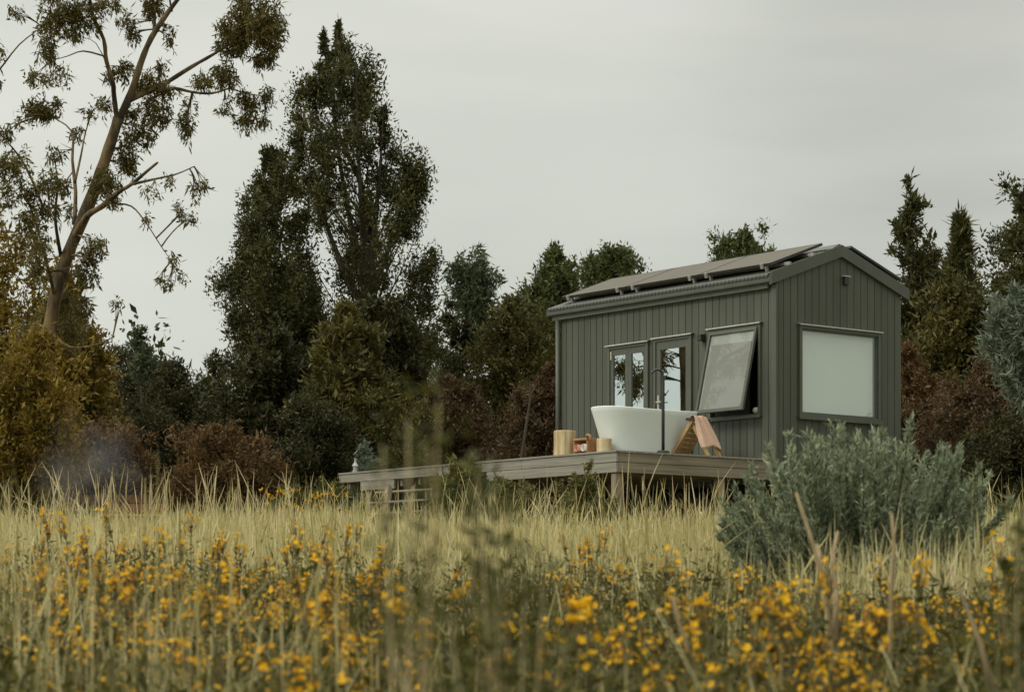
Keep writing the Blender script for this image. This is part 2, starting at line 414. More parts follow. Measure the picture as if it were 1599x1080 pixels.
# gutter, downpipe
b = MB(); g = [(-0.002,2.40),(-0.125,2.40),(-0.135,2.415),(-0.135,2.505),(-0.12,2.505),(-0.12,2.418),(-0.002,2.418)]
b.prism(g, -0.02, LEN+0.16, 'y')
b.build('gutter', M['trim'], roof)
b = MB(); b.box(-0.07, -0.002, 0.09, LEN+0.1, 2.335, 2.398); b.build('eave_soffit', M['frame'], roof)
b = MB(); b.tube([(-0.045, LEN+0.0, 2.36),(-0.045, LEN+0.0, -0.25)], 0.036, 12); b.build('downpipe', M['trim'], house, smooth=True)

# solar panels on the near slope: three modules on rails, a fourth on the far slope
def slope_M(xc, zc, ang): return Matrix.Translation((xc, 0, zc)) @ Matrix.Rotation(ang, 4, 'Y')
ang = -math.atan(0.365)
for (y0, y1) in ((0.13, 1.565), (1.585, 3.13), (3.15, 4.60)):
    Ms = Matrix.Translation((0.03, 0, 2.692)) @ Matrix.Rotation(ang, 4, 'Y')
    p = MB().box(0, 1.065, y0, y1, -0.03, 0.0, Ms).build('solar_panel', M['panel'], house)
    f = MB(); w = 0.012
    f.box(-0.002, 1.067, y0-0.002, y0+w, -0.035, 0.003, Ms); f.box(-0.002, 1.067, y1-w, y1+0.002, -0.035, 0.003, Ms)
    f.box(-0.0025, w, y0+w, y1-w, -0.0345, 0.0025, Ms); f.box(1.067-w, 1.0675, y0+w, y1-w, -0.0345, 0.0025, Ms)
    f.build('panel_frame', M['blackm'], p)
    for yc in (y0+0.16, y1-0.16):
        k = MB(); k.box(-0.02, 0.02, yc-0.018, yc+0.018, -0.055, -0.036, Ms); k.box(-0.035, -0.0045, yc-0.022, yc+0.022, -0.06, 0.012, Ms)
        k.box(0.0, 0.045, yc-0.05, yc-0.02, -0.115, -0.04, Ms)
        k.build('panel_clip', M['alu'], p)
Ms = Matrix.Translation((0, 0, -0.012))
b = MB()
for xo in (0.34, 0.80):
    zr = roofz(-0.12 + xo)
    b.box(-0.12+xo+0.06, -0.12+xo+0.10, 0.02, LEN+0.06, roofz(xo-0.04)+0.012, roofz(xo-0.04)+0.055)
b.build('mounting_rail', M['alu'], roof)
Ms = Matrix.Translation((2.60, 0, 2.70)) @ Matrix.Rotation(math.atan(0.355), 4, 'Y')
p = MB().box(-1.10, 0.0, 0.08, 1.6, -0.032, 0.0, Ms).build('solar_panel', M['blackm'], house)
for yc in (0.3, 1.3):
    MB().box(-0.9, -0.86, yc, yc+0.05, -0.13, -0.033, Ms).build('panel_clip', M['alu'], p)
    MB().box(-0.2, -0.16, yc, yc+0.05, -0.13, -0.033, Ms).build('panel_clip', M['alu'], p)

# windows and doors.  L(along, depth, z): long wall, depth positive = outwards
def frame_long(bx, y0, y1, z0, z1, w, d_out, d_in):
    bx.box(-d_out, d_in, y0, y0+w, z0, z1); bx.box(-d_out, d_in, y1-w, y1, z0, z1)
    bx.box(-d_out+0.001, d_in-0.001, y0+w, y1-w, z1-w, z1); bx.box(-d_out+0.001, d_in-0.001, y0+w, y1-w, z0, z0+w)
def frame_gab(bx, x0, x1, z0, z1, w, d_out, d_in):
    bx.box(x0, x0+w, -d_out, d_in, z0, z1); bx.box(x1-w, x1, -d_out, d_in, z0, z1)
    bx.box(x0+w, x1-w, -d_out+0.001, d_in-0.001, z1-w, z1); bx.box(x0+w, x1-w, -d_out+0.001, d_in-0.001, z0, z0+w)
def flashing_long(y0, y1, z, parent):
    MB().prism([(-0.065, z+0.004), (-0.002, z+0.018), (-0.002, z+0.024), (-0.069, z+0.012), (-0.069, z-0.004), (-0.065, z-0.004)], y0, y1, 'y').build('flashing', M['flash'], parent)
# awning window
y0, y1, z0, z1 = W_AWN
fr = MB(); frame_long(fr, y0, y1, z0, z1, 0.045, 0.035, 0.075)
fr.box(-0.06, -0.0355, y0-0.01, y1+0.01, z0-0.012, z0+0.03)
win = fr.build('window', M['frame'], house); win['label'] = 'awning window tilted open'
flashing_long(y0-0.02, y1+0.02, z1, win)
ang = math.atan2(0.27, 1.12)
Mt = Matrix.Translation((-0.040, 0, z1-0.05)) @ Matrix.Rotation(ang, 4, 'Y')
sy0, sy1 = y0+0.045, y1-0.045
s = MB(); hgt = z1-z0-0.10
for (a0, a1, c0, c1) in ((sy0, sy0+0.035, -hgt, 0), (sy1-0.035, sy1, -hgt, 0), (sy0+0.035, sy1-0.035, -0.04, -0.0005), (sy0+0.035, sy1-0.035, -hgt+0.0005, -hgt+0.045)):
    s.box(-0.018, 0.018, a0, a1, c0, c1, Mt)
s.build('sash', M['frame'], win)
MB().box(-0.006, -0.001, sy0+0.034, sy1-0.034, -hgt+0.044, -0.039, Mt).build('glass', M['glassa'], win)
MB().box(0.004, 0.010, sy0+0.07, sy1-0.075, -hgt+0.045, -0.19, Mt).build('blind', M['blindg'], win)
MB().box(0.0125, 0.0145, sy0+0.036, sy1-0.036, -hgt+0.044, -0.041, Mt).build('sky_sheen_sheet', M['sky_sheen'], win)  # pale sheet added behind the blind, coloured as sky reflected in the glass
b = MB(); b.tube([(0.03, y0+0.36, z0+0.05), (-0.15, y0+0.50, z0+0.045), (-0.245, y0+0.42, z0+0.07)], 0.008, 6); b.build('stay', M['blackm'], win)
b = MB(); b.box(0.045, 0.065, y0+0.3, y1-0.045, z0+0.045, z1-0.045); b.build('dark_backing', M['dark'], win)  # dark sheet across the opening, painted as the unlit room behind
b = MB(); b.lathe([(0.01,0.0),(0.07,0.01),(0.09,0.05),(0.07,0.085),(0.01,0.095)], 14, (0.06, y0+0.13, z0+0.047), 1.0, 0.8)
tag(b.build('pillow', M['towelw'], None, smooth=True), 'small white cushion on the sill inside the open awning window', 'cushion').matrix_world = Matrix.Translation(CORNER) @ Matrix.Rotation(TH, 4, 'Z')
# gable window
x0, x1, z0, z1 = W_GAB
fr = MB(); frame_gab(fr, x0, x1, z0, z1, 0.05, 0.035, 0.075)
wing = fr.build('window', M['frame'], house); wing['label'] = 'large fixed window with its white blind down'
MB().prism([(-0.062, z1+0.004), (-0.002, z1+0.018), (-0.002, z1+0.024), (-0.066, z1+0.012), (-0.066, z1-0.004), (-0.062, z1-0.004)], x0-0.02, x1+0.02, 'x').build('flashing', M['flash'], wing)
MB().box(x0-0.02, x1+0.02, -0.06, -0.0355, z0-0.03, z0+0.025).build('sill', M['frame'], wing)
s = MB(); frame_gab(s, x0+0.051, x1-0.051, z0+0.051, z1-0.051, 0.022, 0.012, 0.03); s.build('sash', M['frame'], wing)
MB().box(x0+0.073, x1-0.073, 0.004, 0.010, z0+0.073, z1-0.073).build('glass', M['glassb'], wing)
MB().box(x0+0.052, x1-0.095, 0.04, 0.046, z0+0.052, z1-0.052).build('blind', M['blind'], wing)
MB().box(x1-0.094, x1-0.052, 0.045, 0.05, z0+0.052, z1-0.052).build('dark_backing', M['frame'], wing)
# doors
def door(D, leaves, name, lab):
    y0, y1, z0, z1 = D
    fr = MB(); frame_long(fr, y0, y1, z0, z1, 0.045, 0.035, 0.075)
    dr = fr.build('door', M['frame'], house); dr['label'] = lab
    flashing_long(y0-0.03, y1+0.03, z1, dr)
    n = leaves; w = (y1-y0-0.09)/n
    for i in range(n):
        a0, a1 = y0+0.047+i*w, y0+0.045+(i+1)*w-0.002
        st = 0.085 if n == 1 else 0.065
        p = MB(); frame_long(p, a0, a1, z0+0.046, z1-0.046, st, 0.016, 0.022)
        p.box(-0.0155, 0.0215, a0+st, a1-st, z0+0.046+st, z0+0.13+st)
        p.box(-0.0155, 0.0215, a0+st, a1-st, z1-0.046-st-0.03, z1-0.046-st)
        lf = p.build('door_leaf', M['trim'], dr)
        MB().box(0.0, 0.005, a0+st-0.003, a1-st+0.003, z0+0.12+st, z1-0.07-st).build('glass', M['glass'], dr)
        if n == 1:
            for hz in (z0+0.35, z0+1.62):
                h = MB(); h.tube([(-0.024, a0+0.004, hz-0.06), (-0.024, a0+0.004, hz+0.06)], 0.010, 8); h.build('hinge', M['frame'], dr)
            hd = MB(); hd.box(-0.024, -0.017, a1-0.06, a1-0.03, z0+0.78, z0+1.02)
            hd.tube([(-0.02, a1-0.045, z0+0.92), (-0.06, a1-0.045, z0+0.92), (-0.065, a1-0.15, z0+0.92)], 0.010, 8)
            hd.build('handle', M['flash'], dr)
        else:
            if i == n-1:
                h = MB(); h.box(-0.030, -0.0165, a1-0.035, a1-0.012, z1-0.20, z1-0.08); h.build('stay', M['flash'], dr)
    return dr
door(D_SM, 2, 'door', 'narrow bifold door of two glazed leaves')
door(D_BIG, 1, 'door', 'single glazed door with a pale lever handle')
# wall light and gable vent light
b = MB(); b.box(-0.02, -0.0005, 1.395, 1.455, 1.72, 1.84); b.box(-0.10, -0.0205, 1.385, 1.465, 1.735, 1.825)
b.build('wall_light', M['blackm'], house, bevel=0.006)
gl = MB().box(1.305, 1.39, -0.045, -0.0005, 2.49, 2.595).build('flood_light', M['blackm'], house, bevel=0.006)
MB().box(1.285, 1.41, -0.06, -0.001, 2.598, 2.612).build('light_hood', M['flash'], gl)

# ------------------------------------------------------------------ the deck
deck = empty('timber_deck', CORNER, TH)
tag(deck, 'weathered grey timber deck on posts wrapping the long wall of the house', 'deck')
DL = 6.30
b = MB(); x = -DECKD - 0.02
while x < -0.16:
    b.box(x, min(x+0.135, -0.03), -0.02, DL, -0.024, 0.0); x += 0.140
b.build('deck_boards', M['woody'], deck)
zt, zm, zb = -0.026, -0.152, -0.283
yv = [0.0, 1.95, 3.74, DL]
for i in range(3):
    MB().box(-DECKD-0.004, -DECKD+0.032, yv[i]+(0.002 if i else -0.004), yv[i+1]-0.002, zm+0.003, zt).build('fascia_board', M['woody'], deck, bevel=0.004)
for y0, y1 in ((0.0, 2.72), (4.9, 5.75)):
    MB().box(-DECKD-0.001, -DECKD+0.034, y0, y1, zb, zm-0.002).build('fascia_board', M['woody'], deck, bevel=0.004)
MB().box(-DECKD-0.024, -DECKD-0.006, 3.72, 3.80, zm-0.01, zt-0.01).build('joint_strap', M['alu'], deck)
MB().box(-DECKD+0.036, 0.0, -0.004, 0.032, zm+0.003, zt).build('fascia_board', M['woodx_shaded'], deck, bevel=0.004)
MB().box(-DECKD+0.036, 0.0, -0.001, 0.034, zb, zm-0.002).build('fascia_board', M['woodx_shaded'], deck, bevel=0.004)
b = MB()
for k in range(14):
    y_ = 0.35 + 0.44*k; b.box(-DECKD+0.04, -0.04, y_, y_+0.045, zb+0.03, -0.03)
b.build('joists', M['woodx_shaded'], deck)
def gl_z(x, y):
    w = to_world(x, y, 0); return gz(w.x, w.y) - CORNER.z
for px_, py_ in ((-2.80, 0.035), (-0.99, 0.035), (-2.80, 1.95), (-2.80, 3.74), (-2.80, 5.55), (-1.2, 1.95), (-1.2, 3.74), (-1.2, 5.55)):
    MB().box(px_-0.05, px_+0.07, py_, py_+0.10, gl_z(px_, py_)-0.15, zb-0.002 if py_ < 2.7 else zm-0.002).build('post', M['woodz'], deck, bevel=0.005)
# undercarriage seen under the house
for yy_ in (0.35, 1.6, 2.9, 4.2):
    for xx_ in (0.3, 2.1): MB().box(xx_-0.09, xx_+0.09, yy_-0.09, yy_+0.09, gl_z(xx_, yy_)-0.1, -0.325).build('pier', M['dark'], house)
MB().box(0.12, WID-0.1, 0.12, LEN-0.1, -0.46, -0.326).build('chassis', M['dark'], house)

# steps at the far end of the deck
steps = empty('deck_steps', to_world(-DECKD, 4.9, -0.9), TH)
tag(steps, 'open timber steps with thin pale treads at the far end of the deck', 'steps')
def world_box(name, m, parent, pa, pb, dep, th):
    pass
for k, (xa, xb, yr) in enumerate(((585, 676, 767), (572, 669, 783.5), (556, 660, 801))):
    d = 34.2 - 0.22*k
    A = P(xa, yr+2.5, d+0.5); Bq = P(xb, yr-3.0, d)
    t = (Bq - A); t.normalize(); nrm = Vector((-t.y, t.x, 0)).normalized(); up = Vector((0,0,1))
    vs = []
    for q in (A, Bq):
        for s1, s2 in ((0,0),(0.24,0),(0.24,0.022),(0,0.022)): vs.append(steps.matrix_world.inverted() @ q if False else q + nrm*s1 + up*s2)
    bm_ = MB(); bm_.add(vs, [(0,1,2,3),(7,6,5,4),(0,4,5,1),(1,5,6,2),(2,6,7,3),(3,7,4,0)])
    o = bm_.build('tread', M['treadw'], None); o.parent = steps
    o.matrix_parent_inverse = (Matrix.Translation(steps.location) @ Matrix.Rotation(TH, 4, 'Z')).inverted()
for xa in (607, 648):
    A = P(xa, 760, 34.6); Bq = P(xa-8, 830, 34.0)
    bm_ = MB(); bm_.tube([A, Bq], 0.055, 4)
    o = bm_.build('stringer', M['woodz'], None); o.parent = steps
    o.matrix_parent_inverse = (Matrix.Translation(steps.location) @ Matrix.Rotation(TH, 4, 'Z')).inverted()

# ------------------------------------------------------------------ things on the deck
# bath
bath = empty('bathtub', to_world(-1.56, 0.93, 0.0), TH)
tag(bath, 'white freestanding oval bathtub standing on the timber deck', 'bathtub')
def bath_ring(s, z, inset=0.0):
    pts = []
    for k in range(48):
        a = 2*math.pi*k/48; ca, sa = math.cos(a), math.sin(a)
        e = 2/2.6
        lx, ly = (0.635 + 0.21*s) - inset, (0.28 + 0.12*s) - inset
        pts.append((lx*math.copysign(abs(ca)**e, ca), ly*math.copysign(abs(sa)**e, sa), z))
    return pts
H = 0.615; rows = []
for t in np.linspace(0, 1, 12).tolist():
    rise = 0.0
    s = 0.12 + 0.88*t**1.35 if t > 0.05 else 0.05
    ring = [(x_, y_, z_ + (0.03*(x_/0.87)**2 if t > 0.6 else 0)*(t-0.6)/0.4) for x_, y_, z_ in bath_ring(s, H*t)]
    rows.append(ring)
rows.append([(x_*0.995, y_*0.995, H + 0.012 + 0.03*(x_/0.87)**2) for x_, y_, _ in bath_ring(1.0, H)])
for t in (0.98, 0.8, 0.5, 0.25, 0.14):
    rows.append([(x_, y_, z_ + (0.03*(x_/0.87)**2 if t > 0.6 else 0)) for x_, y_, z_ in bath_ring(0.12 + 0.88*t**1.35, H*t, 0.035)])
vs = [q for r in rows for q in r]; n = 48; fs = []
for i in range(len(rows)-1):
    for k in range(n): fs.append((i*n+k, i*n+(k+1)%n, (i+1)*n+(k+1)%n, (i+1)*n+k))
fs.append(tuple(range(n))[::-1]); m_ = (len(rows)-1)*n; fs.append(tuple(range(m_, m_+n)))
tub = MB(); tub.add(vs, fs); tub.build('tub', M['bath'], bath, smooth=True)
dr = MB(); dr.lathe([(0.03,0),(0.03,0.006),(0.02,0.008)], 14, (0,0,H*0.14+0.001)); dr.build('drain', M['alu'], bath)

# freestanding tap
tap = empty('bath_tap', to_world(-1.795, 0.30, 0.0), TH)
tag(tap, 'slim black floor mounted tap with curved spout beside the white bath', 'tap')
b = MB(); b.lathe([(0.001,0.0),(0.085,0.0),(0.085,0.045),(0.06,0.06),(0.03,0.064)], 20); b.build('base', M['blackm'], tap, smooth=False, bevel=0.004)
pts = [(0,0,0.06),(0,0,0.55),(0,0,1.04)]
for k in range(1, 10):
    a = math.pi*k/9*0.92
    pts.append((-0.055*(1-math.cos(a))*1.5, 0.035*(1-math.cos(a))*0.6, 1.04 + 0.085*math.sin(a)))
b = MB(); b.tube(pts, [0.022]*3 + [0.016]*9, 12); b.build('spout', M['blackm'], tap, smooth=True)
b = MB(); b.tube([(0.0,-0.0,0.80),(0.035,-0.02,0.80)], 0.018, 10); b.tube([(0.03,-0.018,0.80),(0.07,-0.03,0.86)], 0.006, 6); b.build('handle', M['blackm'], tap)

# log stools
def log_stool(x, y, r, h, label):
    o = empty('log_stool', to_world(x, y, 0), TH); tag(o, label, 'stool', 'log stools on the deck')
    rr = random.Random(int(x*100))
    b = MB(); prof = []
    n = 28; vs = []; fs = []
    offs = [1 + 0.05*rr.uniform(-1, 1) + 0.04*math.sin(3*2*math.pi*k_/n+x) for k_ in range(n)]
    for z, s in ((0, 1.0), (0.02, 1.02), (h*0.4, 0.985), (h*0.75, 1.0), (h-0.015, 1.0), (h, 0.965)):
        for k in range(n):
            a = 2*math.pi*k/n; q = r*s*offs[k]; vs.append((q*math.cos(a), q*math.sin(a), z))
    for i in range(5):
        for k in range(n): fs.append((i*n+k, i*n+(k+1)%n, (i+1)*n+(k+1)%n, (i+1)*n+k))
    fs.append(tuple(range(n))[::-1])
    b.add(vs, fs); b.build('log', M['stump'], o, smooth=False)
    t = MB(); t.add([(r*0.965*offs[k]*math.cos(2*math.pi*k/n), r*0.965*offs[k]*math.sin(2*math.pi*k/n), h+0.0005) for k in range(n)], [tuple(range(n))]); t.build('cut_end', M['cutend'], o)
log_stool(-2.52, 1.47, 0.147, 0.355, 'tall pale log stool at the deck edge, clear of the bath')
log_stool(-2.40, 0.80, 0.10, 0.215, 'short log stool half hidden by the tapered end of the bath')
# towel rack between the stools
rack = empty('towel_rack', to_world(-2.44, 1.12, 0), TH)
tag(rack, 'low orange timber rack between the log stools holding rolled towels', 'rack')
MB().box(-0.12, 0.12, -0.16, 0.13, 0.205, 0.232).build('top_board', M['orangewood'], rack, bevel=0.004)
for ya in (-0.16, 0.11): MB().box(-0.11, 0.11, ya, ya+0.02, 0.0, 0.204).build('end_board', M['orangewood'], rack, bevel=0.003)
MB().box(-0.11, 0.11, -0.139, 0.109, 0.02, 0.038).build('shelf', M['orangewood'], rack)
b = MB(); b.tube([(-0.10, -0.12, 0.235), (-0.10, -0.15, 0.27), (-0.10, -0.20, 0.26), (-0.1, -0.215, 0.18)], 0.018, 8); b.build('handle', M['orangewood'], rack, smooth=True)
def towel_roll(x, y, z, r, m, lab):
    pts = []; n = 64
    prof = []
    for k in range(n+1):
        a = 2*math.pi*2.6*k/n; q = r*(0.25 + 0.75*k/n); prof.append((q*math.cos(a), q*math.sin(a)))
    b = MB(); vs = [(-0.10, p[0], p[1]) for p in prof] + [(0.10, p[0], p[1]) for p in prof]
    inner = [(p[0]*0.90, p[1]*0.90) for p in prof]
    vs += [(-0.10, p[0], p[1]) for p in inner] + [(0.10, p[0], p[1]) for p in inner]
    m_ = n+1; fs = []
    for k in range(n):
        fs.append((k, k+1, m_+k+1, m_+k)); fs.append((2*m_+k, 3*m_+k, 3*m_+k+1, 2*m_+k+1))
        fs.append((k, 2*m_+k, 2*m_+k+1, k+1)); fs.append((m_+k, m_+k+1, 3*m_+k+1, 3*m_+k))
    b.add(vs, fs); o = b.build('towel_roll', m, None, smooth=True)
    o.matrix_world = Matrix.Translation(to_world(x, y, z)) @ Matrix.Rotation(TH, 4, 'Z')
    tag(o, lab, 'towel', 'rolled towels in the rack')
towel_roll(-2.46, 1.178, 0.038+0.062, 0.060, M['towelp'], 'salmon pink rolled towel in the rack, next to the tall log stool')
towel_roll(-2.46, 1.042, 0.038+0.062, 0.060, M['towelw'], 'white rolled towel in the rack, next to the bath')

# low timber chair frame with a towel over it
CHR = R(-38)
ch = empty('deck_chair', to_world(-1.10, 0.42, 0), CHR)
tag(ch, 'low honey timber folding chair on the deck under a pink towel', 'chair')
def rail(bm, a, b_, w, t):
    a, b_ = Vector(a), Vector(b_); d = (b_-a).normalized(); s = d.cross(Vector((0,1,0))).normalized(); y = Vector((0,1,0))
    vs = []
    for q in (a, b_):
        for i, j in ((-1,-1),(1,-1),(1,1),(-1,1)): vs.append(q + s*i*t/2 + y*j*w/2)
    bm.add(vs, [(3,2,1,0),(4,5,6,7),(0,1,5,4),(1,2,6,5),(2,3,7,6),(3,0,4,7)])
for yy_ in (-0.17, 0.17):
    b = MB(); rail(b, (-0.27, yy_, 0.03), (0.07, yy_, 0.50), 0.035, 0.05); b.build('side_rail', M['honeywood'], ch)
    b = MB(); rail(b, (0.30, yy_*0.8, 0.0), (0.05, yy_*0.8, 0.44), 0.03, 0.045); b.build('leg', M['honeywood'], ch)
b = MB()
for k in range(7):
    t = 0.08 + 0.13*k; cx, cz_ = -0.27+0.34*t, 0.03+0.47*t
    Mx = Matrix.Translation((cx+0.02, 0, cz_-0.015)) @ Matrix.Rotation(-math.atan2(0.47, 0.34), 4, 'Y')
    b.box(-0.03, 0.03, -0.15, 0.15, -0.008, 0.008, Mx)
b.build('backrest', M['honeywood'], ch)
b = MB(); b.box(-0.33, 0.10, -0.19, 0.19, 0.008, 0.03); b.build('seat', M['orangewood'], ch)
b = MB(); b.box(-0.02, 0.10, -0.205, 0.205, 0.485, 0.52); b.build('top_rail', M['blackm'], ch)
# towel draped over the top rail: one folded sheet
nu, nv = 26, 30; vs = []
for j in range(nv):
    t = j/(nv-1)
    for i in range(nu):
        u_ = i/(nu-1) - 0.5
        if t < 0.12:      # behind the ridge
            zz = 0.50 + 0.045*(t/0.12); xx = 0.0 + 0.03*(t/0.12)
        elif t < 0.2:
            zz = 0.545; xx = 0.03 + 0.05*(t-0.12)/0.08
        else:
            s = (t-0.2)/0.8; zz = 0.545 - 0.46*s*(0.86 + 0.25*abs(u_)); xx = 0.09 + 0.19*s
        wid = 0.25 + 0.22*min(1, max(0, (t-0.1)/0.75))
        fold = 0.022*math.sin(u_*17 + t*2.0)*min(1, t*1.5) + 0.012*math.sin(u_*31+1.0)*t
        vs.append((xx + fold, u_*wid - 0.02, zz + 0.008*math.sin(u_*9)))
fs = [(j*nu+i, j*nu+i+1, (j+1)*nu+i+1, (j+1)*nu+i) for j in range(nv-1) for i in range(nu-1)]
b = MB(); b.add(vs, fs); o = b.build('draped_towel', M['towel'], None, smooth=True)
sm = o.modifiers.new('thickness', 'SOLIDIFY'); sm.thickness = 0.008
o.matrix_world = Matrix.Translation(to_world(-1.10, 0.42, 0)) @ Matrix.Rotation(CHR, 4, 'Z')
tag(o, 'dusty pink towel draped over the low timber chair beside the bath', 'towel')

# lantern at the far end of the deck
lan = empty('lantern', to_world(-2.78, 6.02, 0.0), TH)
tag(lan, 'small pale pointed lantern standing at the far end of the deck', 'lantern')
b = MB(); b.lathe([(0.045,0.0),(0.045,0.015),(0.035,0.02)], 12); b.build('base', M['alu'], lan)
b = MB(); b.lathe([(0.030,0.02),(0.033,0.09),(0.030,0.095)], 12); b.build('lamp_glass', M['alu'], lan)
b = MB(); b.lathe([(0.05,0.096),(0.045,0.105),(0.016,0.15),(0.008,0.20),(0.001,0.215)], 12); b.build('cap', M['alu'], lan)

# ------------------------------------------------------------------ vegetation builders
def leaf_cloud(rng, centers, radii, dirs, n_each, ln, wd, droop=0.0, rnd=0.7, heart=0.72):
    """diamond leaves scattered in gaussian clumps; returns (n*4,3)"""
    C = np.repeat(centers, n_each, axis=0); Rr = np.repeat(radii, n_each, axis=0); D = np.repeat(dirs, n_each, axis=0)
    m = len(C)
    g = rng.normal(size=(m, 3)); g /= np.maximum(np.linalg.norm(g, axis=1, keepdims=True), 1e-6)
    rad = rng.random((m, 1))**heart
    p = C + g*rad*Rr
    a = D*(1-rnd) + rng.normal(size=(m, 3))*rnd*0.75; a[:, 2] -= droop
    a /= np.maximum(np.linalg.norm(a, axis=1, keepdims=True), 1e-6)
    q = rng.normal(size=(m, 3)); s = np.cross(a, q); s /= np.maximum(np.linalg.norm(s, axis=1, keepdims=True), 1e-6)
    L = ln*np.clip(np.exp(rng.normal(size=(m, 1))*0.42), 0.35, 2.0); W = wd*np.clip(np.exp(rng.normal(size=(m, 1))*0.35), 0.4, 1.9)
    return np.stack([p, p + a*L*0.45 + s*W*0.5, p + a*L, p + a*L*0.45 - s*W*0.5], axis=1).reshape(-1, 3)

def interp_outline(rows, d):
    """photo outline rows (py, xl, xr) at depth d -> z, centre x, radius arrays (ascending z)"""
    rows = sorted(rows, key=lambda r: -r[0])
    z = np.array([CAMZ + (YH - r[0])/FPX*d for r in rows])
    cx = np.array([((r[1]+r[2])/2 - 799.5)/FPX*d for r in rows]); rr = np.array([(r[2]-r[1])/2/FPX*d for r in rows])
    return z, cx, rr

def tree(name, label, cat, rows, d, leaf, seed, nb=90, clump=0.33, per=45, ln=0.13, wd=0.045, rise=1.2, inner=0.45,
         group=None, bark='bark', droop=0.0, twig=True, sub=3, fill=1.0, trunk_r=None, shell=0.55, leaders=(), fork=0, plume=1.15):
    rng = np.random.default_rng(seed)
    z, cx, rr = interp_outline(rows, d)
    ztop = z[-1]; base = gz(cx[0], d); zmin = z[0]
    H = ztop - base; tr = trunk_r or max(0.03, H*0.014)
    root = empty(name, (cx[0]*0.5+cx[-1]*0.5, d, base)); tag(root, label, cat, group)
    off = np.array(root.location)
    ctr = lambda zz: np.interp(zz, z, cx)
    bm = MB()
    zs = np.linspace(base-0.1, ztop-0.15, 12)
    ph = rng.random()*6
    tp = [(ctr(q)+0.012*H*math.sin(ph+q*0.9)*0.6 - off[0], d + 0.01*H*math.sin(ph*2+q*0.7) - off[1], q-off[2]) for q in zs]
    bm.tube(tp, [max(0.008, tr*(1-0.93*i/11)) for i in range(12)], 7)
    for lx, ly in leaders:      # upright stems that leave the trunk at one fork
        tip = np.array(P(lx, ly, d)); tip[1] += rng.normal()*0.5
        zf = CAMZ + (YH-fork)/FPX*d + rng.normal()*0.3; f0 = np.array([ctr(zf), d, zf])
        mid = np.array([f0[0]*0.3+tip[0]*0.7, tip[1], f0[2]*0.6+tip[2]*0.4])
        bm.tube([tuple((1-t)**2*f0+2*t*(1-t)*mid+t*t*tip-off) for t in np.linspace(0,1,8).tolist()], [tr*0.42*(1-0.9*k/7) for k in range(8)], 6)
    # pick tips over the crown surface
    zz = np.linspace(zmin, ztop, 200); w = np.interp(zz, z, rr) + 0.12; w /= w.sum()
    C = []; Rd = []; Dr = []
    for i in range(nb):
        zt = rng.choice(zz, p=w) + rng.normal()*0.08
        rad = np.interp(zt, z, rr)
        az = rng.random()*2*math.pi
        f = (1.0 - shell*rng.random()**2.2)*(1.0 if clump > 0.3 else rng.choice([0.85, 1.0, 1.0, 1.15]))
        tip = np.array([ctr(zt) + rad*f*math.cos(az), d + rad*f*math.sin(az)*0.95, zt])
        zst = max(base + 0.12*H*rng.random(), zt - rise*rad*f*(0.8+0.5*rng.random()) - 0.15)
        st = np.array([ctr(zst), d, zst])
        mid = (st + tip)/2 + np.array([math.cos(az), math.sin(az), 0])*rad*0.10 + np.array([0,0,-0.06*rad])
        pts = []
        for t in np.linspace(0, 1, 6).tolist():
            pts.append((1-t)**2*st + 2*t*(1-t)*mid + t*t*tip)
        pts = np.array(pts)
        lb = np.linalg.norm(tip-st)
        if twig:
            if rng.random() < 0.22:
                ex = tip + (tip-mid)*rng.uniform(0.15, 0.4)
                bm.tube([tuple(tip-off), tuple((tip+ex)/2+rng.normal(size=3)*0.03-off), tuple(ex-off)], [0.006, 0.005, 0.002], 3, cap=False)
            r0 = max(0.006, min(tr*0.3, 0.009*lb))
            bm.tube([tuple(q-off) for q in pts], [r0*(1-0.8*k/5) for k in range(6)], 4, cap=False)
        dv = (tip-mid); dv = dv/max(np.linalg.norm(dv), 1e-6)
        for t in np.linspace(inner, 1.0, sub).tolist():
            if rng.random() > fill: continue
            p = (1-t)**2*st + 2*t*(1-t)*mid + t*t*tip
            cr = clump*(0.65+0.7*rng.random())*min(1.0, 0.35+rad*0.55)
            q = p + rng.normal(size=3)*cr*0.6
            C.append(q-off); Rd.append((cr, cr, cr*plume)); Dr.append(dv + np.array([0,0,0.5]))
            if twig and t > inner:
                bm.tube([tuple(pts[2]*0.5+pts[3]*0.5-off), tuple(q-off)], [0.006, 0.003], 3, cap=False)
    bm.build('trunk', M[bark], root)
    if name in ('cypress_tree', 'conifer_tree', 'pine_tree'):
        for tx, ty in [(P_px(ctr(ztop), d), rows[0][0])] + list(leaders):
            tip = np.array(P(tx, ty, d)) - off
            for k in range(7):
                cr = 0.05 + 0.045*k
                C.append(tip + np.array([rng.normal()*0.04*k, rng.normal()*0.04*k, -0.24*k - 0.10])); Rd.append((cr, cr, 0.20)); Dr.append(np.array([0, 0, 1.2]))
    V = leaf_cloud(rng, np.array(C), np.array(Rd), np.array(Dr), per, ln, wd, droop, heart=1.0 if plume > 1.3 else 0.8)
    quads('crown', V, 4, M[leaf], root)
    return root

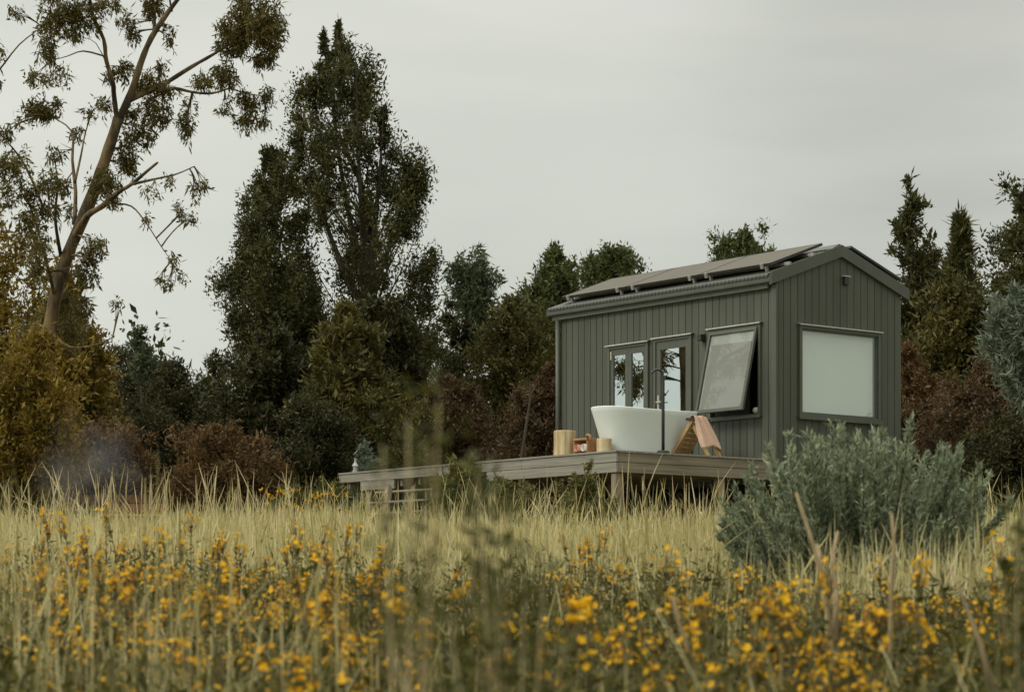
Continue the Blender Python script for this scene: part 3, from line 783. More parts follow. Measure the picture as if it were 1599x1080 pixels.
# --- the tall cypress group
tree('cypress_tree', 'tallest tree, a broad open crowned cypress with two leading tips behind the deck', 'tree',
     [(38,525,531),(70,488,552),(100,470,572),(150,456,592),(200,440,618),(232,444,632),(250,478,640),(300,488,652),(350,482,668),(400,472,682),(450,456,690),(500,446,694),(560,450,690),(640,470,680)],
     52, 'lf_cyp', 11, nb=118, clump=0.36, per=330, ln=0.085, wd=0.036, rise=1.6, inner=0.80, sub=2, fill=0.88, trunk_r=0.20, shell=0.36, plume=1.7, leaders=((505,52),(470,190),(600,170),(640,260),(560,120)), fork=480)
tree('cypress_tree', 'cypress with rounded shoulder leaning against the open side of the tallest tree', 'tree',
     [(235,420,428),(270,404,450),(310,385,472),(350,364,490),(400,354,500),(450,350,505),(490,357,500),(520,372,500),(600,380,500)],
     50, 'lf_cyp', 12, nb=86, clump=0.36, per=330, ln=0.085, wd=0.036, rise=1.6, inner=0.74, sub=2, fill=0.92, shell=0.40, plume=1.7)
tree('conifer_tree', 'dense dark pointed conifer at the foot of the tall cypresses', 'tree',
     [(500,425,431),(530,404,446),(560,385,456),(600,371,470),(660,360,482),(740,350,492),(790,348,495)],
     46, 'lf_dark', 13, nb=149, clump=0.34, per=131, ln=0.105, wd=0.05, rise=1.2, inner=0.4)
tree('conifer_tree', 'very dark round topped conifer below the trunk of the tallest tree', 'tree',
     [(474,582,608),(500,562,626),(550,546,640),(620,540,650),(720,540,652),(780,540,650)],
     47, 'lf_dark', 14, nb=167, clump=0.36, per=131, ln=0.105, wd=0.05, rise=1.0, inner=0.4)
tree('bushy_tree', 'olive bushy tree in front of the dark conifers, left of the deck', 'tree',
     [(488,536,552),(520,508,575),(570,490,592),(640,478,604),(740,468,606),(790,466,606)],
     44, 'lf_olive', 15, nb=170, clump=0.32, per=75, ln=0.13, wd=0.045, rise=1.2, inner=0.4)
tree('gum_sapling', 'thin airy gum sapling with sky showing through its crown', 'tree',
     [(392,733,742),(405,714,766),(425,706,774),(445,700,776),(475,706,776),(505,716,772),(535,726,764),(560,732,758)],
     58, 'lf_sapling', 16, nb=75, clump=0.26, per=34, ln=0.14, wd=0.04, rise=0.9, inner=0.5, bark='bark', droop=0.5, trunk_r=0.07)
tree('bushy_tree', 'dark low tree between the tallest cypress and the airy sapling', 'tree',
     [(490,700,712),(520,690,735),(560,680,750),(620,670,770),(700,660,780),(780,655,785)],
     56, 'lf_dark', 17, nb=114, clump=0.38, per=105, ln=0.11, wd=0.048, rise=1.0, fill=0.85)
tree('bushy_tree', 'broad olive brown tree standing behind the left end of the house', 'tree',
     [(470,786,800),(490,766,830),(520,752,860),(560,745,872),(620,740,880),(700,738,884),(780,736,884)],
     54, 'lf_olive', 18, nb=149, clump=0.38, per=108, ln=0.11, wd=0.048, rise=1.0, fill=0.85)
tree('conifer_tree', 'bright green conifer rising left of the roof gutter', 'tree',
     [(402,860,872),(415,846,884),(430,835,892),(448,828,897),(475,821,900),(510,818,898),(560,815,896)],
     62, 'lf_green', 19, nb=114, clump=0.38, per=105, ln=0.115, wd=0.05, rise=1.2)
tree('conifer_tree', 'rounded green tree top above the far end of the solar panels', 'tree',
     [(394,944,962),(405,926,986),(425,914,998),(450,905,1003),(490,898,1010)],
     64, 'lf_green', 20, nb=96, clump=0.38, per=108, ln=0.115, wd=0.05, rise=1.0)
tree('conifer_tree', 'small round green tree top above the middle of the roof', 'tree',
     [(367,1150,1162),(378,1127,1190),(400,1118,1197),(430,1110,1206),(470,1105,1210)],
     66, 'lf_green', 21, nb=79, clump=0.38, per=105, ln=0.115, wd=0.05, rise=1.0)
# --- right of the house
tree('pine_tree', 'tall thin see-through pine just right of the gable', 'tree',
     [(288,1416,1420),(305,1408,1430),(330,1398,1444),(355,1390,1452),(385,1386,1462),(420,1386,1464),(470,1388,1458),(560,1390,1460)],
     52, 'lf_cyp', 22, nb=66, clump=0.21, per=44, ln=0.13, wd=0.05, rise=0.5, inner=0.4, fill=0.8, sub=4, trunk_r=0.10)
tree('conifer_tree', 'dense dark conifer tucked behind the see-through pine', 'tree',
     [(398,1444,1456),(420,1430,1468),(460,1422,1474),(520,1414,1478),(600,1405,1482)],
     56, 'lf_dark', 23, nb=114, clump=0.34, per=115, ln=0.105, wd=0.05, rise=1.2)
tree('cypress_tree', 'slender spiky cypress with a sharp tip against the sky', 'tree',
     [(345,1497,1501),(362,1492,1506),(385,1484,1512),(410,1480,1518),(450,1477,1522),(500,1475,1525),(620,1470,1530)],
     50, 'lf_cyp', 24, plume=2.0, nb=150, clump=0.20, per=50, ln=0.16, wd=0.04, rise=2.2, inner=0.5, fill=0.9)
tree('conifer_tree', 'broad olive green conifer in front of the slender cypress', 'tree',
     [(425,1478,1490),(450,1468,1510),(490,1455,1535),(560,1436,1552),(650,1420,1562),(760,1415,1570)],
     47, 'lf_olive', 25, nb=176, clump=0.34, per=115, ln=0.105, wd=0.048, rise=1.4)
tree('pine_tree', 'tall ragged dark pine cut off by the photo edge', 'tree',
     [(272,1592,1630),(300,1567,1670),(330,1560,1690),(352,1572,1694),(385,1542,1705),(430,1526,1712),(520,1516,1720),(620,1510,1722),(740,1500,1722)],
     46, 'lf_cyp', 26, nb=170, clump=0.27, per=110, ln=0.10, wd=0.042, plume=1.4, rise=0.9, fill=0.8, trunk_r=0.16)
tree('blue_spruce', 'pale blue grey spruce reaching in before the dark pines', 'tree',
     [(452,1584,1640),(475,1560,1660),(510,1540,1680),(560,1540,1690),(600,1560,1690),(640,1582,1700)],
     24, 'lf_grey', 27, nb=170, clump=0.15, per=70, ln=0.075, wd=0.018, rise=0.4, inner=0.35, fill=0.9, sub=4)
# --- left side
tree('conifer_tree', 'large conifer painted with amber flare cut off by the edge, left of the gum trunk', 'tree',
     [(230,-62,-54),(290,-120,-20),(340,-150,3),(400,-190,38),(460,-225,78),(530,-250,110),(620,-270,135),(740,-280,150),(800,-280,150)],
     46, 'lf_flare', 31, nb=369, clump=0.40, per=126, ln=0.11, wd=0.048, rise=1.2, inner=0.35)
tree('bushy_tree', 'tree crown painted with amber flare right behind the leaning gum trunk', 'tree',
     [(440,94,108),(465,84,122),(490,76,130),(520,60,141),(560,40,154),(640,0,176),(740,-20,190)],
     43, 'lf_flare', 32, nb=167, clump=0.34, per=105, ln=0.105, wd=0.05, rise=1.2, fill=0.85)
tree('bushy_tree', 'wide dark olive tree in the gap between the gum and the cypresses', 'tree',
     [(540,200,212),(552,178,240),(575,150,262),(600,126,296),(640,100,330),(700,84,342),(790,80,345)],
     60, 'lf_dark', 33, nb=193, clump=0.42, per=179, ln=0.085, wd=0.036, rise=1.0)
tree('bushy_tree', 'dark round tree under the open sky left of the small tree', 'tree',
     [(572,255,275),(590,238,298),(620,225,322),(680,215,338),(780,210,340)],
     57, 'lf_dark', 34, nb=114, clump=0.40, per=179, ln=0.085, wd=0.036, rise=1.0)
tree('gum_sapling', 'spindly twig topped sapling above the dark olive tree', 'tree',
     [(512,211,222),(530,204,232),(548,200,238),(575,196,240)],
     55, 'lf_sapling', 35, nb=30, clump=0.15, per=26, ln=0.085, wd=0.035, rise=1.0, droop=0.2, trunk_r=0.05)
tree('bushy_tree', 'small lacy tree standing alone in the sky gap', 'tree',
     [(564,336,350),(585,322,358),(615,312,362),(650,306,362),(720,300,362),(780,298,362)],
     62, 'lf_cyp', 36, nb=110, clump=0.34, per=70, ln=0.085, wd=0.036, rise=1.0, fill=0.75)

# --- bushes
def bush(name, label, rows, d, leaf, seed, cat='bush', **kw):
    a = dict(nb=140, clump=0.25, per=110, ln=0.07, wd=0.028, rise=0.9, inner=0.35, twig=True); a.update(kw)
    return tree(name, label, cat, rows, d, leaf, seed, **a)
bush('rusty_bush', 'rust brown rounded bush behind the drifting smoke',
     [(676,138,196),(700,104,232),(740,84,258),(800,76,268)], 40, 'lf_rust', 41)
bush('rusty_bush', 'rust brown rounded bush left of the dark conifer foot',
     [(672,322,362),(690,288,408),(730,270,432),(800,262,442)], 39, 'lf_rust', 42, nb=160)
bush('rusty_bush', 'upright orange brown bush beside the right corner of the gable',
     [(553,1412,1426),(590,1404,1450),(650,1400,1478),(760,1398,1500)], 42, 'lf_rust', 43)
bush('red_bush', 'large dull red bush between the gable and the blue spruce',
     [(585,1515,1560),(620,1470,1602),(680,1448,1640),(780,1436,1660)], 38, 'lf_rust2', 44, nb=240)
bush('red_bush', 'dark dull red bush low beside the house wall',
     [(640,1418,1450),(680,1404,1485),(780,1396,1510)], 39.5, 'lf_rust2', 45)
bush('dark_bush', 'near black green bush below the blue spruce at the photo edge',
     [(660,1560,1610),(700,1520,1640),(780,1505,1660)], 34, 'lf_dark', 46)
bush('brown_bush', 'brown green bush behind the middle of the deck',
     [(600,680,720),(640,650,765),(700,636,790),(800,630,800)], 45, 'lf_rust2', 47, nb=170)
bush('brown_bush', 'reddish bush against the left end wall of the house',
     [(585,845,872),(620,815,885),(690,800,890),(790,795,892)], 43, 'lf_rust2', 48, nb=150)
bush('olive_bush', 'olive bush behind the far end of the deck',
     [(610,575,620),(650,545,655),(710,530,668),(800,525,672)], 43.5, 'lf_olive', 49, nb=160)
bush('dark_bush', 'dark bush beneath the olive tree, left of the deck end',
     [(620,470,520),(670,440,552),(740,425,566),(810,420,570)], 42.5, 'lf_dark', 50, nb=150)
bush('olive_bush', 'bush with flare tinted leaves under the flare tinted trees by the photo edge',
     [(640,-20,60),(700,-40,100),(800,-50,115)], 41, 'lf_flare', 51, nb=150)
bush('flare_haze_bush', 'tall amber bush added as flare haze over the foot of the leaning gum', [(520,30,66),(552,0,104),(610,-40,122),(690,-60,118),(770,-70,104),(830,-70,100)], 32, 'lf_flare', 57, nb=230, clump=0.22, per=80, ln=0.075, wd=0.026, shell=0.7, plume=1.6)  # bush added to stand in for the amber haze over the trunk
bush('dark_bush', 'dark bush filling the hollow between the two rust bushes',
     [(640,215,270),(680,190,310),(790,180,330)], 45, 'lf_dark', 52, nb=130)
bush('blue_bush', 'small blue green bush beside the lantern',
     [(702,562,574),(720,556,588),(745,552,596),(790,550,598)], 41, 'lf_grey', 53, nb=50, clump=0.16, per=40)
fb = bush('flowering_bush', 'yellow green bush with small yellow blooms at the far end of the deck',
     [(760,480,524),(780,440,540),(806,405,552),(850,396,560)], 33.5, 'lf_yg', 54, nb=150, clump=0.16, per=60, ln=0.06, wd=0.02)
rngb = np.random.default_rng(3)
cb = np.array([np.array(P(a, c_, 33.5 - e)) - np.array(fb.location) for a, c_, e in zip(rngb.uniform(405, 545, 46), rngb.uniform(762, 812, 46), rngb.uniform(0.2, 0.9, 46))])
quads('blooms', leaf_cloud(rngb, cb, np.full((46, 3), 0.03), np.tile([0, 0, 1.0], (46, 1)), 8, 0.035, 0.022), 4, M['petal'], fb)
bush('flowering_bush', 'yellow green bush tucked under the edge of the deck',
     [(752,892,926),(770,862,958),(805,850,975),(850,848,978)], 29.3, 'lf_yg', 55, nb=110, clump=0.13, per=60, ln=0.05, wd=0.018)
bush('flowering_bush', 'tall green weedy bush right of the deck steps',
     [(728,700,728),(750,688,772),(785,678,800),(850,676,806)], 31.5, 'lf_yg', 56, nb=150, clump=0.18, per=80, ln=0.06, wd=0.018)

bush('flowering_bush', 'low yellow green bush under the deck between the steps and the corner post', [(756,775,820),(775,755,870),(810,745,890),(850,740,895)], 30.6, 'lf_yg', 58, nb=90, clump=0.13, per=50, ln=0.055, wd=0.018)
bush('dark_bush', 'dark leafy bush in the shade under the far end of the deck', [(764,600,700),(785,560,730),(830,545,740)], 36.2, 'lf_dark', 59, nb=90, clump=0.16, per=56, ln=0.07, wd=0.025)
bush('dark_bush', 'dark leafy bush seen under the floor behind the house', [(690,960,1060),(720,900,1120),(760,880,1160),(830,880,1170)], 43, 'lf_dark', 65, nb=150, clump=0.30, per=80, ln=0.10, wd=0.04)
bush('brown_bush', 'dull brown bush seen under the floor behind the gable end', [(690,1150,1240),(720,1100,1290),(770,1080,1330),(830,1080,1340)], 41.5, 'lf_rust2', 66, nb=150, clump=0.30, per=80, ln=0.10, wd=0.04)
# far wood: one dense mass that closes the view behind the trees
rng = np.random.default_rng(90)
n = 2600; xw = rng.uniform(-60, 60, n); yw = rng.uniform(78, 96, n)
zt = 5.6 + 1.6*np.sin(xw*0.35) + rng.normal(size=n)*0.5
Cw = np.stack([xw, yw, 2.0 + rng.random(n)**1.3*zt], 1)
quads('far_woods', leaf_cloud(rng, Cw, np.full((n,3), 1.5), np.tile([0,0,1.0], (n,1)), 90, 0.24, 0.14), 4, M['lf_dark'])
tag(bpy.data.objects['far_woods'], 'dark wood far behind the trees', 'woods', kind='stuff')

# --- the leaning gum tree
GD = 35.5
gum = empty('gum_tree', P(58, 800, GD)); gum.location.z = gz(gum.location.x, GD)
tag(gum, 'tall leaning gum tree with bare flare-warmed brown limbs and tufts of drooping leaves', 'tree')
goff = Vector(gum.location)
rg = random.Random(5); LIMBPTS = []
def limb(bm, pts, r0, r1, dy0=0.0, dy1=0.0, n=7):
    out = []; m = len(pts)
    # catmull-rom through the pixels
    for i in range(m-1):
        p0, p1, p2, p3 = pts[max(i-1,0)], pts[i], pts[i+1], pts[min(i+2,m-1)]
        for t in (0, 0.33, 0.66):
            q = [0.5*((2*p1[k]) + (-p0[k]+p2[k])*t + (2*p0[k]-5*p1[k]+4*p2[k]-p3[k])*t*t + (-p0[k]+3*p1[k]-3*p2[k]+p3[k])*t**3) for k in (0,1)]
            out.append(q)
    out.append(pts[-1]); L = len(out)
    path = [P(q[0], q[1], GD + dy0 + (dy1-dy0)*i/(L-1)) - goff for i, q in enumerate(out)]
    LIMBPTS.extend(path)
    bm.tube(path, [(r0 + (r1-r0)*i/(L-1))*rg.uniform(0.92, 1.09) for i in range(L)], n)
bm = MB()
limb(bm, [(48,900),(60,800),(66,660),(74,545),(86,465),(105,400),(126,350),(150,290),(170,232),(185,185)], 0.115, 0.082, n=12)
limb(bm, [(183,192),(205,145),(220,98),(236,60),(262,20),(286,-14),(300,-60)], 0.060, 0.022)
bm.build('trunk', M['gumbark'], gum, smooth=True)
bm = MB()
for pts, r0, r1, a, b_ in (
    ([(183,192),(178,150),(176,128),(166,95),(162,62),(146,28),(138,-10),(120,-60)], 0.040, 0.02, 0, -1.2),
    ([(198,158),(222,146),(245,138),(265,126),(300,104),(335,84),(372,60)], 0.052, 0.016, 0, 1.0),
    ([(245,142),(272,138),(300,144),(330,146),(358,138)], 0.035, 0.012, 0.2, 1.2),
    ([(358,138),(385,146),(410,150)], 0.012, 0.005, 1.2, 1.5),
    ([(112,378),(135,338),(160,322),(185,300),(205,288),(236,262),(246,254)], 0.055, 0.014, 0, -1.0),
    ([(205,288),(240,280),(275,272),(303,260)], 0.022, 0.006, -0.7, -1.2),
    ([(180,318),(205,322),(226,345),(252,385),(268,408)], 0.016, 0.004, -0.3, -1.3),
    ([(116,350),(118,300),(113,250),(112,205),(80,182)], 0.035, 0.008, 0, 0.8),
    ([(117,285),(126,245),(134,205),(146,170)], 0.02, 0.006, 0, 1.2),
    ([(95,400),(86,340),(90,290),(84,240)], 0.028, 0.006, 0, -1.2),
    ([(163,88),(130,80),(105,88),(80,95)], 0.014, 0.004, -0.6, -0.2),
    ([(174,118),(150,68),(124,58)], 0.01, 0.004, -0.6, 0.3),
    ([(-20,128),(0,108),(30,70),(66,42)], 0.018, 0.008, 1.0, 0.6),
    ([(240,55),(241,20),(236,-12)], 0.03, 0.015, 0, 0.3),
    ([(268,18),(262,-20)], 0.02, 0.01, 0, 0.1),
    ([(80,520),(110,542),(150,538),(176,526)], 0.025, 0.005, 0, -1.0),
    ([(70,330),(40,260),(10,220),(-20,190)], 0.02, 0.008, -0.6, -1.6),
    ([(86,465),(70,400),(50,330),(30,280)], 0.03, 0.006, 0, -1.6)):
    limb(bm, pts, r0, r1, a, b_, 6)
bm.build('limbs', M['gumbark'], gum, smooth=True)
clumps = [  # px, py, rx, ry, leaves, depth offset
 (118,28,42,30,900,-.8),(80,25,20,22,200,-.8),(70,55,22,30,230,-.5),(60,172,26,18,420,.8),(85,165,12,14,90,.8),(8,208,14,12,130,.5),(60,118,22,16,150,0),
 (92,120,18,22,110,-.3),(75,85,18,18,120,-.3),(168,12,20,12,180,-1),(238,8,20,16,300,.2),(200,40,22,20,150,.2),(205,55,12,14,70,.2),(262,44,10,9,40,.2),(266,62,5,9,30,.2),
 (398,38,50,44,1900,1.),(360,60,32,32,700,1.),(425,60,22,28,420,1.),(405,92,28,14,240,1.1),(352,118,26,20,380,1.1),(315,128,22,12,190,.9),(375,150,22,14,120,1.3),(392,165,16,16,140,1.4),
 (384,190,18,18,200,1.4),(417,152,11,20,150,1.5),(414,190,7,12,70,1.5),(350,172,14,8,60,1.3),(300,160,12,10,40,.8),(252,108,9,11,90,.2),(192,108,14,14,150,.1),(172,118,12,14,100,0),
 (228,130,26,16,330,.2),(262,140,20,12,150,.5),(240,170,30,22,330,.4),(255,185,20,12,120,.4),(290,192,14,18,200,.8),(292,212,8,14,50,.8),(218,208,26,22,320,.3),(200,182,18,14,160,.3),
 (196,240,18,26,330,.2),(202,262,14,18,170,.2),(165,285,30,24,520,-.3),(176,312,16,12,120,-.4),(160,165,18,14,90,.8),(140,175,10,16,60,.9),
 (22,262,30,34,420,-1.2),(42,300,26,26,240,-1.2),(75,285,16,26,180,-.9),(98,290,14,24,160,.5),(70,330,24,26,200,-1),(60,375,20,40,330,-1.3),(40,340,22,22,170,-1.3),(55,420,16,30,180,-1.3),
 (148,388,18,18,210,-.4),(138,405,14,16,140,-.4),(128,425,14,22,160,-.4),(146,432,8,16,60,-.4),(305,298,7,14,70,-1.2),(318,286,8,9,45,-1.2),(284,330,7,16,75,-1.2),(297,340,7,10,28,-1.2),
 (232,300,22,9,45,-1),(262,282,12,7,25,-1.2),(228,345,10,6,12,-.8),(272,405,10,6,14,-1.3),(250,436,12,8,26,-1.3),(282,430,10,7,16,-1.3),(186,472,12,9,32,-1),(262,444,7,6,14,-1.3),
 (30,190,20,10,50,.3),(118,205,14,20,70,.8),(88,235,14,22,90,.4),(130,-40,70,35,900,-1),(260,-40,60,30,700,.2),(390,-20,45,30,700,1),(60,-30,60,30,500,-.5),
 (95,470,26,30,420,.6),(110,520,30,34,420,.9),(70,500,26,40,420,1.2),(130,480,16,26,200,.3),(40,520,30,30,300,1.0),(-20,280,40,70,600,-1.2),(-30,100,40,60,500,.5),(105,330,10,20,60,.3),(25,20,10,10,60,0)]
rng = np.random.default_rng(77); V = []
for (px_, py_, rx, ry, n_, dy) in clumps:
    k = max(3, int(n_/11)); c0 = np.array(P(px_, py_, GD+dy)) - np.array(goff)
    sx, sz = rx/FPX*GD, ry/FPX*GD
    g = rng.normal(size=(k, 3)); g /= np.linalg.norm(g, axis=1, keepdims=True); g *= rng.random((k, 1))**0.45
    cc = c0 + g*np.array([sx, max(sx, sz)*0.9, sz])
    cr = np.tile([0.085, 0.085, 0.13], (k, 1))
    V.append(leaf_cloud(rng, cc, cr, np.tile([0, 0, -0.7], (k, 1)), 21, 0.078, 0.022, droop=0.5, rnd=0.8))
quads('crown', np.concatenate(V), 4, M['lf_gum'], gum)
# fine hanging twigs
bm = MB()
anchors = list(LIMBPTS)
for (px_, py_, rx, ry, n_, dy) in clumps:
    c0 = P(px_, py_, GD+dy) - goff
    near = min(anchors, key=lambda q: (q-c0).length)
    if (near-c0).length < 2.6:
        m0 = (near+c0)/2 + Vector((rg.uniform(-.1,.1), rg.uniform(-.1,.1), 0.14*(near-c0).length))
        for e_ in (c0, c0 + Vector((rx*0.5/FPX*GD, 0, ry*0.5/FPX*GD)), c0 - Vector((rx*0.5/FPX*GD, 0, ry*0.4/FPX*GD))):
            bm.tube([(1-t)**2*near + 2*t*(1-t)*m0 + t*t*e_ for t in (0, .2, .4, .6, .8, 1)], [0.012, 0.010, 0.008, 0.006, 0.005, 0.003], 4)
    for _ in range(2 + n_//60):
        a = rg.uniform(-1, 1); e = rg.uniform(-1, 1)
        limb(bm, [(px_+a*rx*0.2, py_-ry*0.2), (px_+a*rx*0.7, py_+e*ry*0.4), (px_+a*rx*1.0, py_+e*ry*0.7+ry*0.25)], 0.008, 0.003, dy, dy+rg.uniform(-.3,.3), 3)
bm.build('twigs', M['gumbark'], gum)

# thin dead sapling behind the deck
b = MB(); b.tube([P(814,720,40), P(818,690,40), P(824,650,40), P(829,615,40), P(827,590,40)], [0.030,0.026,0.022,0.016,0.006], 6)
b.tube([P(829,615,40), P(838,600,40.2)], [0.01,0.004], 5)
o = b.build('bare_stem', M['bark'], None); tag(o, 'thin bare curved stem standing behind the deck near the house', 'sapling')

# ------------------------------------------------------------------ blue-green shrub before the house
def shrub(name, label, c, d, seed):
    rng = np.random.default_rng(seed); rr = random.Random(seed)
    base = Vector(((c-799.5)/FPX*d, d, 0)); base.z = gz(base.x, d)
    root = empty(name, base); tag(root, label, 'shrub')
    tips = [(1130,790),(1140,770),(1160,752),(1178,775),(1196,705),(1215,745),(1243,675),(1252,690),(1262,700),(1230,715),(1285,690),(1303,664),(1312,672),(1296,680),(1322,700),(1340,690),(1362,682),(1352,676),(1384,672),(1376,700),(1404,668),(1400,690),(1422,705),(1440,715),(1462,698),(1455,712),(1490,690),(1497,705),(1482,720),(1508,722),(1540,745),(1530,760),(1515,770),(1480,760),(1180,800),(1205,790),(1225,770),(1250,745),(1275,730),(1300,720),(1330,735),(1360,730),(1390,740),(1420,750),(1445,770),(1150,830),(1190,840),(1220,830),(1260,800),(1290,790),(1320,780),(1350,790),(1400,800),(1430,815),(1470,800),(1500,790),(1520,835),(1480,850),(1240,860),(1280,850),(1330,850),(1380,860),(1430,860)]
    bm = MB(); C = []; D = []; Rd = []
    allt = []
    for (tx, ty) in tips:
        allt.append((tx, ty, rr.uniform(-0.38, 0.38), 1.0))
        for _ in range(3):
            allt.append((tx + rr.uniform(-20, 20), ty + rr.uniform(14, 60), rr.uniform(-0.5, 0.5), 0.9))
    for tx, ty, dy, s in allt:
        tip = P(tx, ty, d) + Vector((0, dy, 0)) - base
        st = Vector((tip.x*0.15 + rr.uniform(-.06,.06), tip.y*0.15, 0.05))
        mid = Vector((tip.x*0.55, tip.y*0.6, tip.z*0.42))
        pts = [ (1-t)**2*st + 2*t*(1-t)*mid + t*t*tip for t in np.linspace(0, 1, 9).tolist()]
        bm.tube(pts, [0.009*(1-0.75*k/8) for k in range(9)], 4, cap=False)
        vig = rr.uniform(0.75, 1.3); t00 = rr.uniform(0.45, 0.66)
        for t in np.linspace(t00, 1.0, 15).tolist():
            if rr.random() > 0.55 + 0.4*vig: continue
            p = (1-t)**2*st + 2*t*(1-t)*mid + t*t*tip; dv = ((1-t)*(mid-st) + t*(tip-mid)).normalized()
            C.append(p); D.append(dv + Vector((0,0,0.25))); w = (0.040*(1.10-0.85*t) + 0.008)*vig; Rd.append((w, w, w*1.4))
    bm.build('stems', M['bark'], root)
    V = leaf_cloud(rng, np.array(C), np.array(Rd), np.array(D), 30, 0.028, 0.008, rnd=0.46)
    quads('foliage', V, 4, M['lf_shrub'], root)
    return root
shrub('sage_shrub', 'large feathery blue green shrub growing in front of the house gable', 1340, 11.0, 61)

# ------------------------------------------------------------------ grass
rng = np.random.default_rng(101)
def in_house(x, y):
    dx = x - CORNER.x; dy = y - CORNER.y
    lx = dx*math.cos(TH) + dy*math.sin(TH); ly = -dx*math.sin(TH) + dy*math.cos(TH)
    return (lx > -2.75) & (lx < 2.5) & (ly > 0.12) & (ly < 6.2)
def blades(n, d0, d1, h0, h1, w0, w1, lean, px0=-120, px1=1720, headp=0.4, clumpy=True):
    # uniform in ground area inside the view wedge (with margins)
    d = np.sqrt(rng.uniform(d0**2, d1**2, n)); px_ = rng.uniform(px0, px1, n)
    x = (px_-799.5)/FPX*d
    if clumpy:
        keep = (np.sin(x*2.1+0.7*d)*np.sin(d*1.7+1.1*x) + 0.6*np.sin(x*5.3-2*d) + rng.normal(size=n)*0.7) > -0.55
        x, d = x[keep], d[keep]
    ok = ~in_house(x, d); x, d = x[ok], d[ok]; n = len(x)
    z = gz_np(x, d)
    pat = np.sin(x*1.3+d*0.6) + 0.8*np.sin(x*3.1-d*1.7) + 0.6*np.sin(x*0.6+d*2.9)
    h = rng.uniform(h0, h1, n)*np.clip(0.92 + 0.20*pat + rng.normal(size=n)*0.10, 0.35, 1.32)
    w = rng.uniform(w0, w1, n)*(0.6 + d/26.0)
    az = rng.uniform(0, 2*np.pi, n); le = np.abs(rng.normal(size=n))*lean*h*np.where(rng.random(n) < 0.16, 3.0, 1.0)
    ox, oy = np.cos(az)*le, np.sin(az)*le
    fa = rng.uniform(-0.9, 0.9, n); sx, sy = np.cos(fa), np.sin(fa)
    ts = np.array([0, 0.4, 0.74, 0.86, 1.0]); hd = rng.random(n) < headp
    ws = np.where(hd[:, None], np.array([[1, .8, .55, 1.5, .2]]), np.array([[1.15, 1, .7, .45, .08]]))
    Vs = np.zeros((n, 5, 2, 3), np.float32)
    for i, t in enumerate(ts):
        bx = x + ox*t**2.0; by = d + oy*t**2.0; bz = z + h*t*(1-0.12*t*(le/np.maximum(h, .01)))
        for s, sg in ((0, -1), (1, 1)):
            Vs[:, i, s, 0] = bx + sg*sx*w*ws[:, i]*0.5; Vs[:, i, s, 1] = by + sg*sy*w*ws[:, i]*0.5; Vs[:, i, s, 2] = bz
    return Vs
def blade_mesh(name, Vs, m):
    n = len(Vs); me = bpy.data.meshes.new(name)
    me.vertices.add(n*10); me.vertices.foreach_set('co', Vs.reshape(-1))
    base = (np.arange(n)*10)[:, None, None]
    f = np.array([[2*i, 2*i+1, 2*i+3, 2*i+2] for i in range(4)])[None]
    F = (base + f).reshape(-1).astype(np.int32)
    me.loops.add(len(F)); me.loops.foreach_set('vertex_index', F)
    me.polygons.add(n*4); me.polygons.foreach_set('loop_start', np.arange(0, len(F), 4, dtype=np.int32))
    try: me.polygons.foreach_set('loop_total', np.full(n*4, 4, dtype=np.int32))
    except Exception: pass
    me.update(calc_edges=True); me.materials.append(m)
    return link(name, me)
g = np.concatenate([
    blades(3000, 3.4, 8.0, 0.34, 0.66, 0.0020, 0.0036, 0.22),
    blades(4200, 7.0, 12.0, 0.36, 0.64, 0.0024, 0.0044, 0.22),
    blades(5200, 16.0, 34.0, 0.48, 0.86, 0.0030, 0.0052, 0.24),
    blades(820, 4.8, 15.0, 0.52, 0.80, 0.0042, 0.0080, 0.12, -120, 600),
    blades(330, 4.8, 15.0, 0.5, 0.76, 0.0045, 0.008, 0.25, 600, 1720),
    blades(52000, 8.0, 20.0, 0.30, 0.58, 0.0028, 0.0055, 0.16),
    blades(120000, 20.0, 42.0, 0.26, 0.56, 0.0030, 0.0060, 0.16)])
g = np.concatenate([g, blades(26000, 6.0, 36.0, 0.30, 0.60, 0.0040, 0.0075, 0.18, -1100, -120), blades(26000, 6.0, 36.0, 0.30, 0.60, 0.0040, 0.0075, 0.18, 1720, 2700)])
tag(blade_mesh('grass', g, M['grass']), 'tall dry straw coloured grass covering the sloping field', 'grass', kind='stuff')

# leafy olive weeds under the grass and flowers in the nearer field
n = 11000; d = np.sqrt(rng.uniform(2.8**2, 17.0**2, n)); d = np.where(rng.random(n) < np.clip((d-5.5)/11.0, 0, 0.93), 2.8 + (d-2.8)*rng.uniform(0.15, 0.78, n), d); px_ = rng.uniform(-150, 1750, n); x = (px_-799.5)/FPX*d
z = gz_np(x, d) + rng.uniform(0.04, 0.45, n)
V = leaf_cloud(rng, np.stack([x, d, z], 1), np.tile([0.07, 0.07, 0.14], (n, 1)), np.tile([0, 0, 1.0], (n, 1)), 22, 0.045, 0.010, rnd=0.75)
tag(quads('weeds', V, 4, M['weed']), 'low olive weeds between the grass and flowers', 'weeds', kind='stuff')

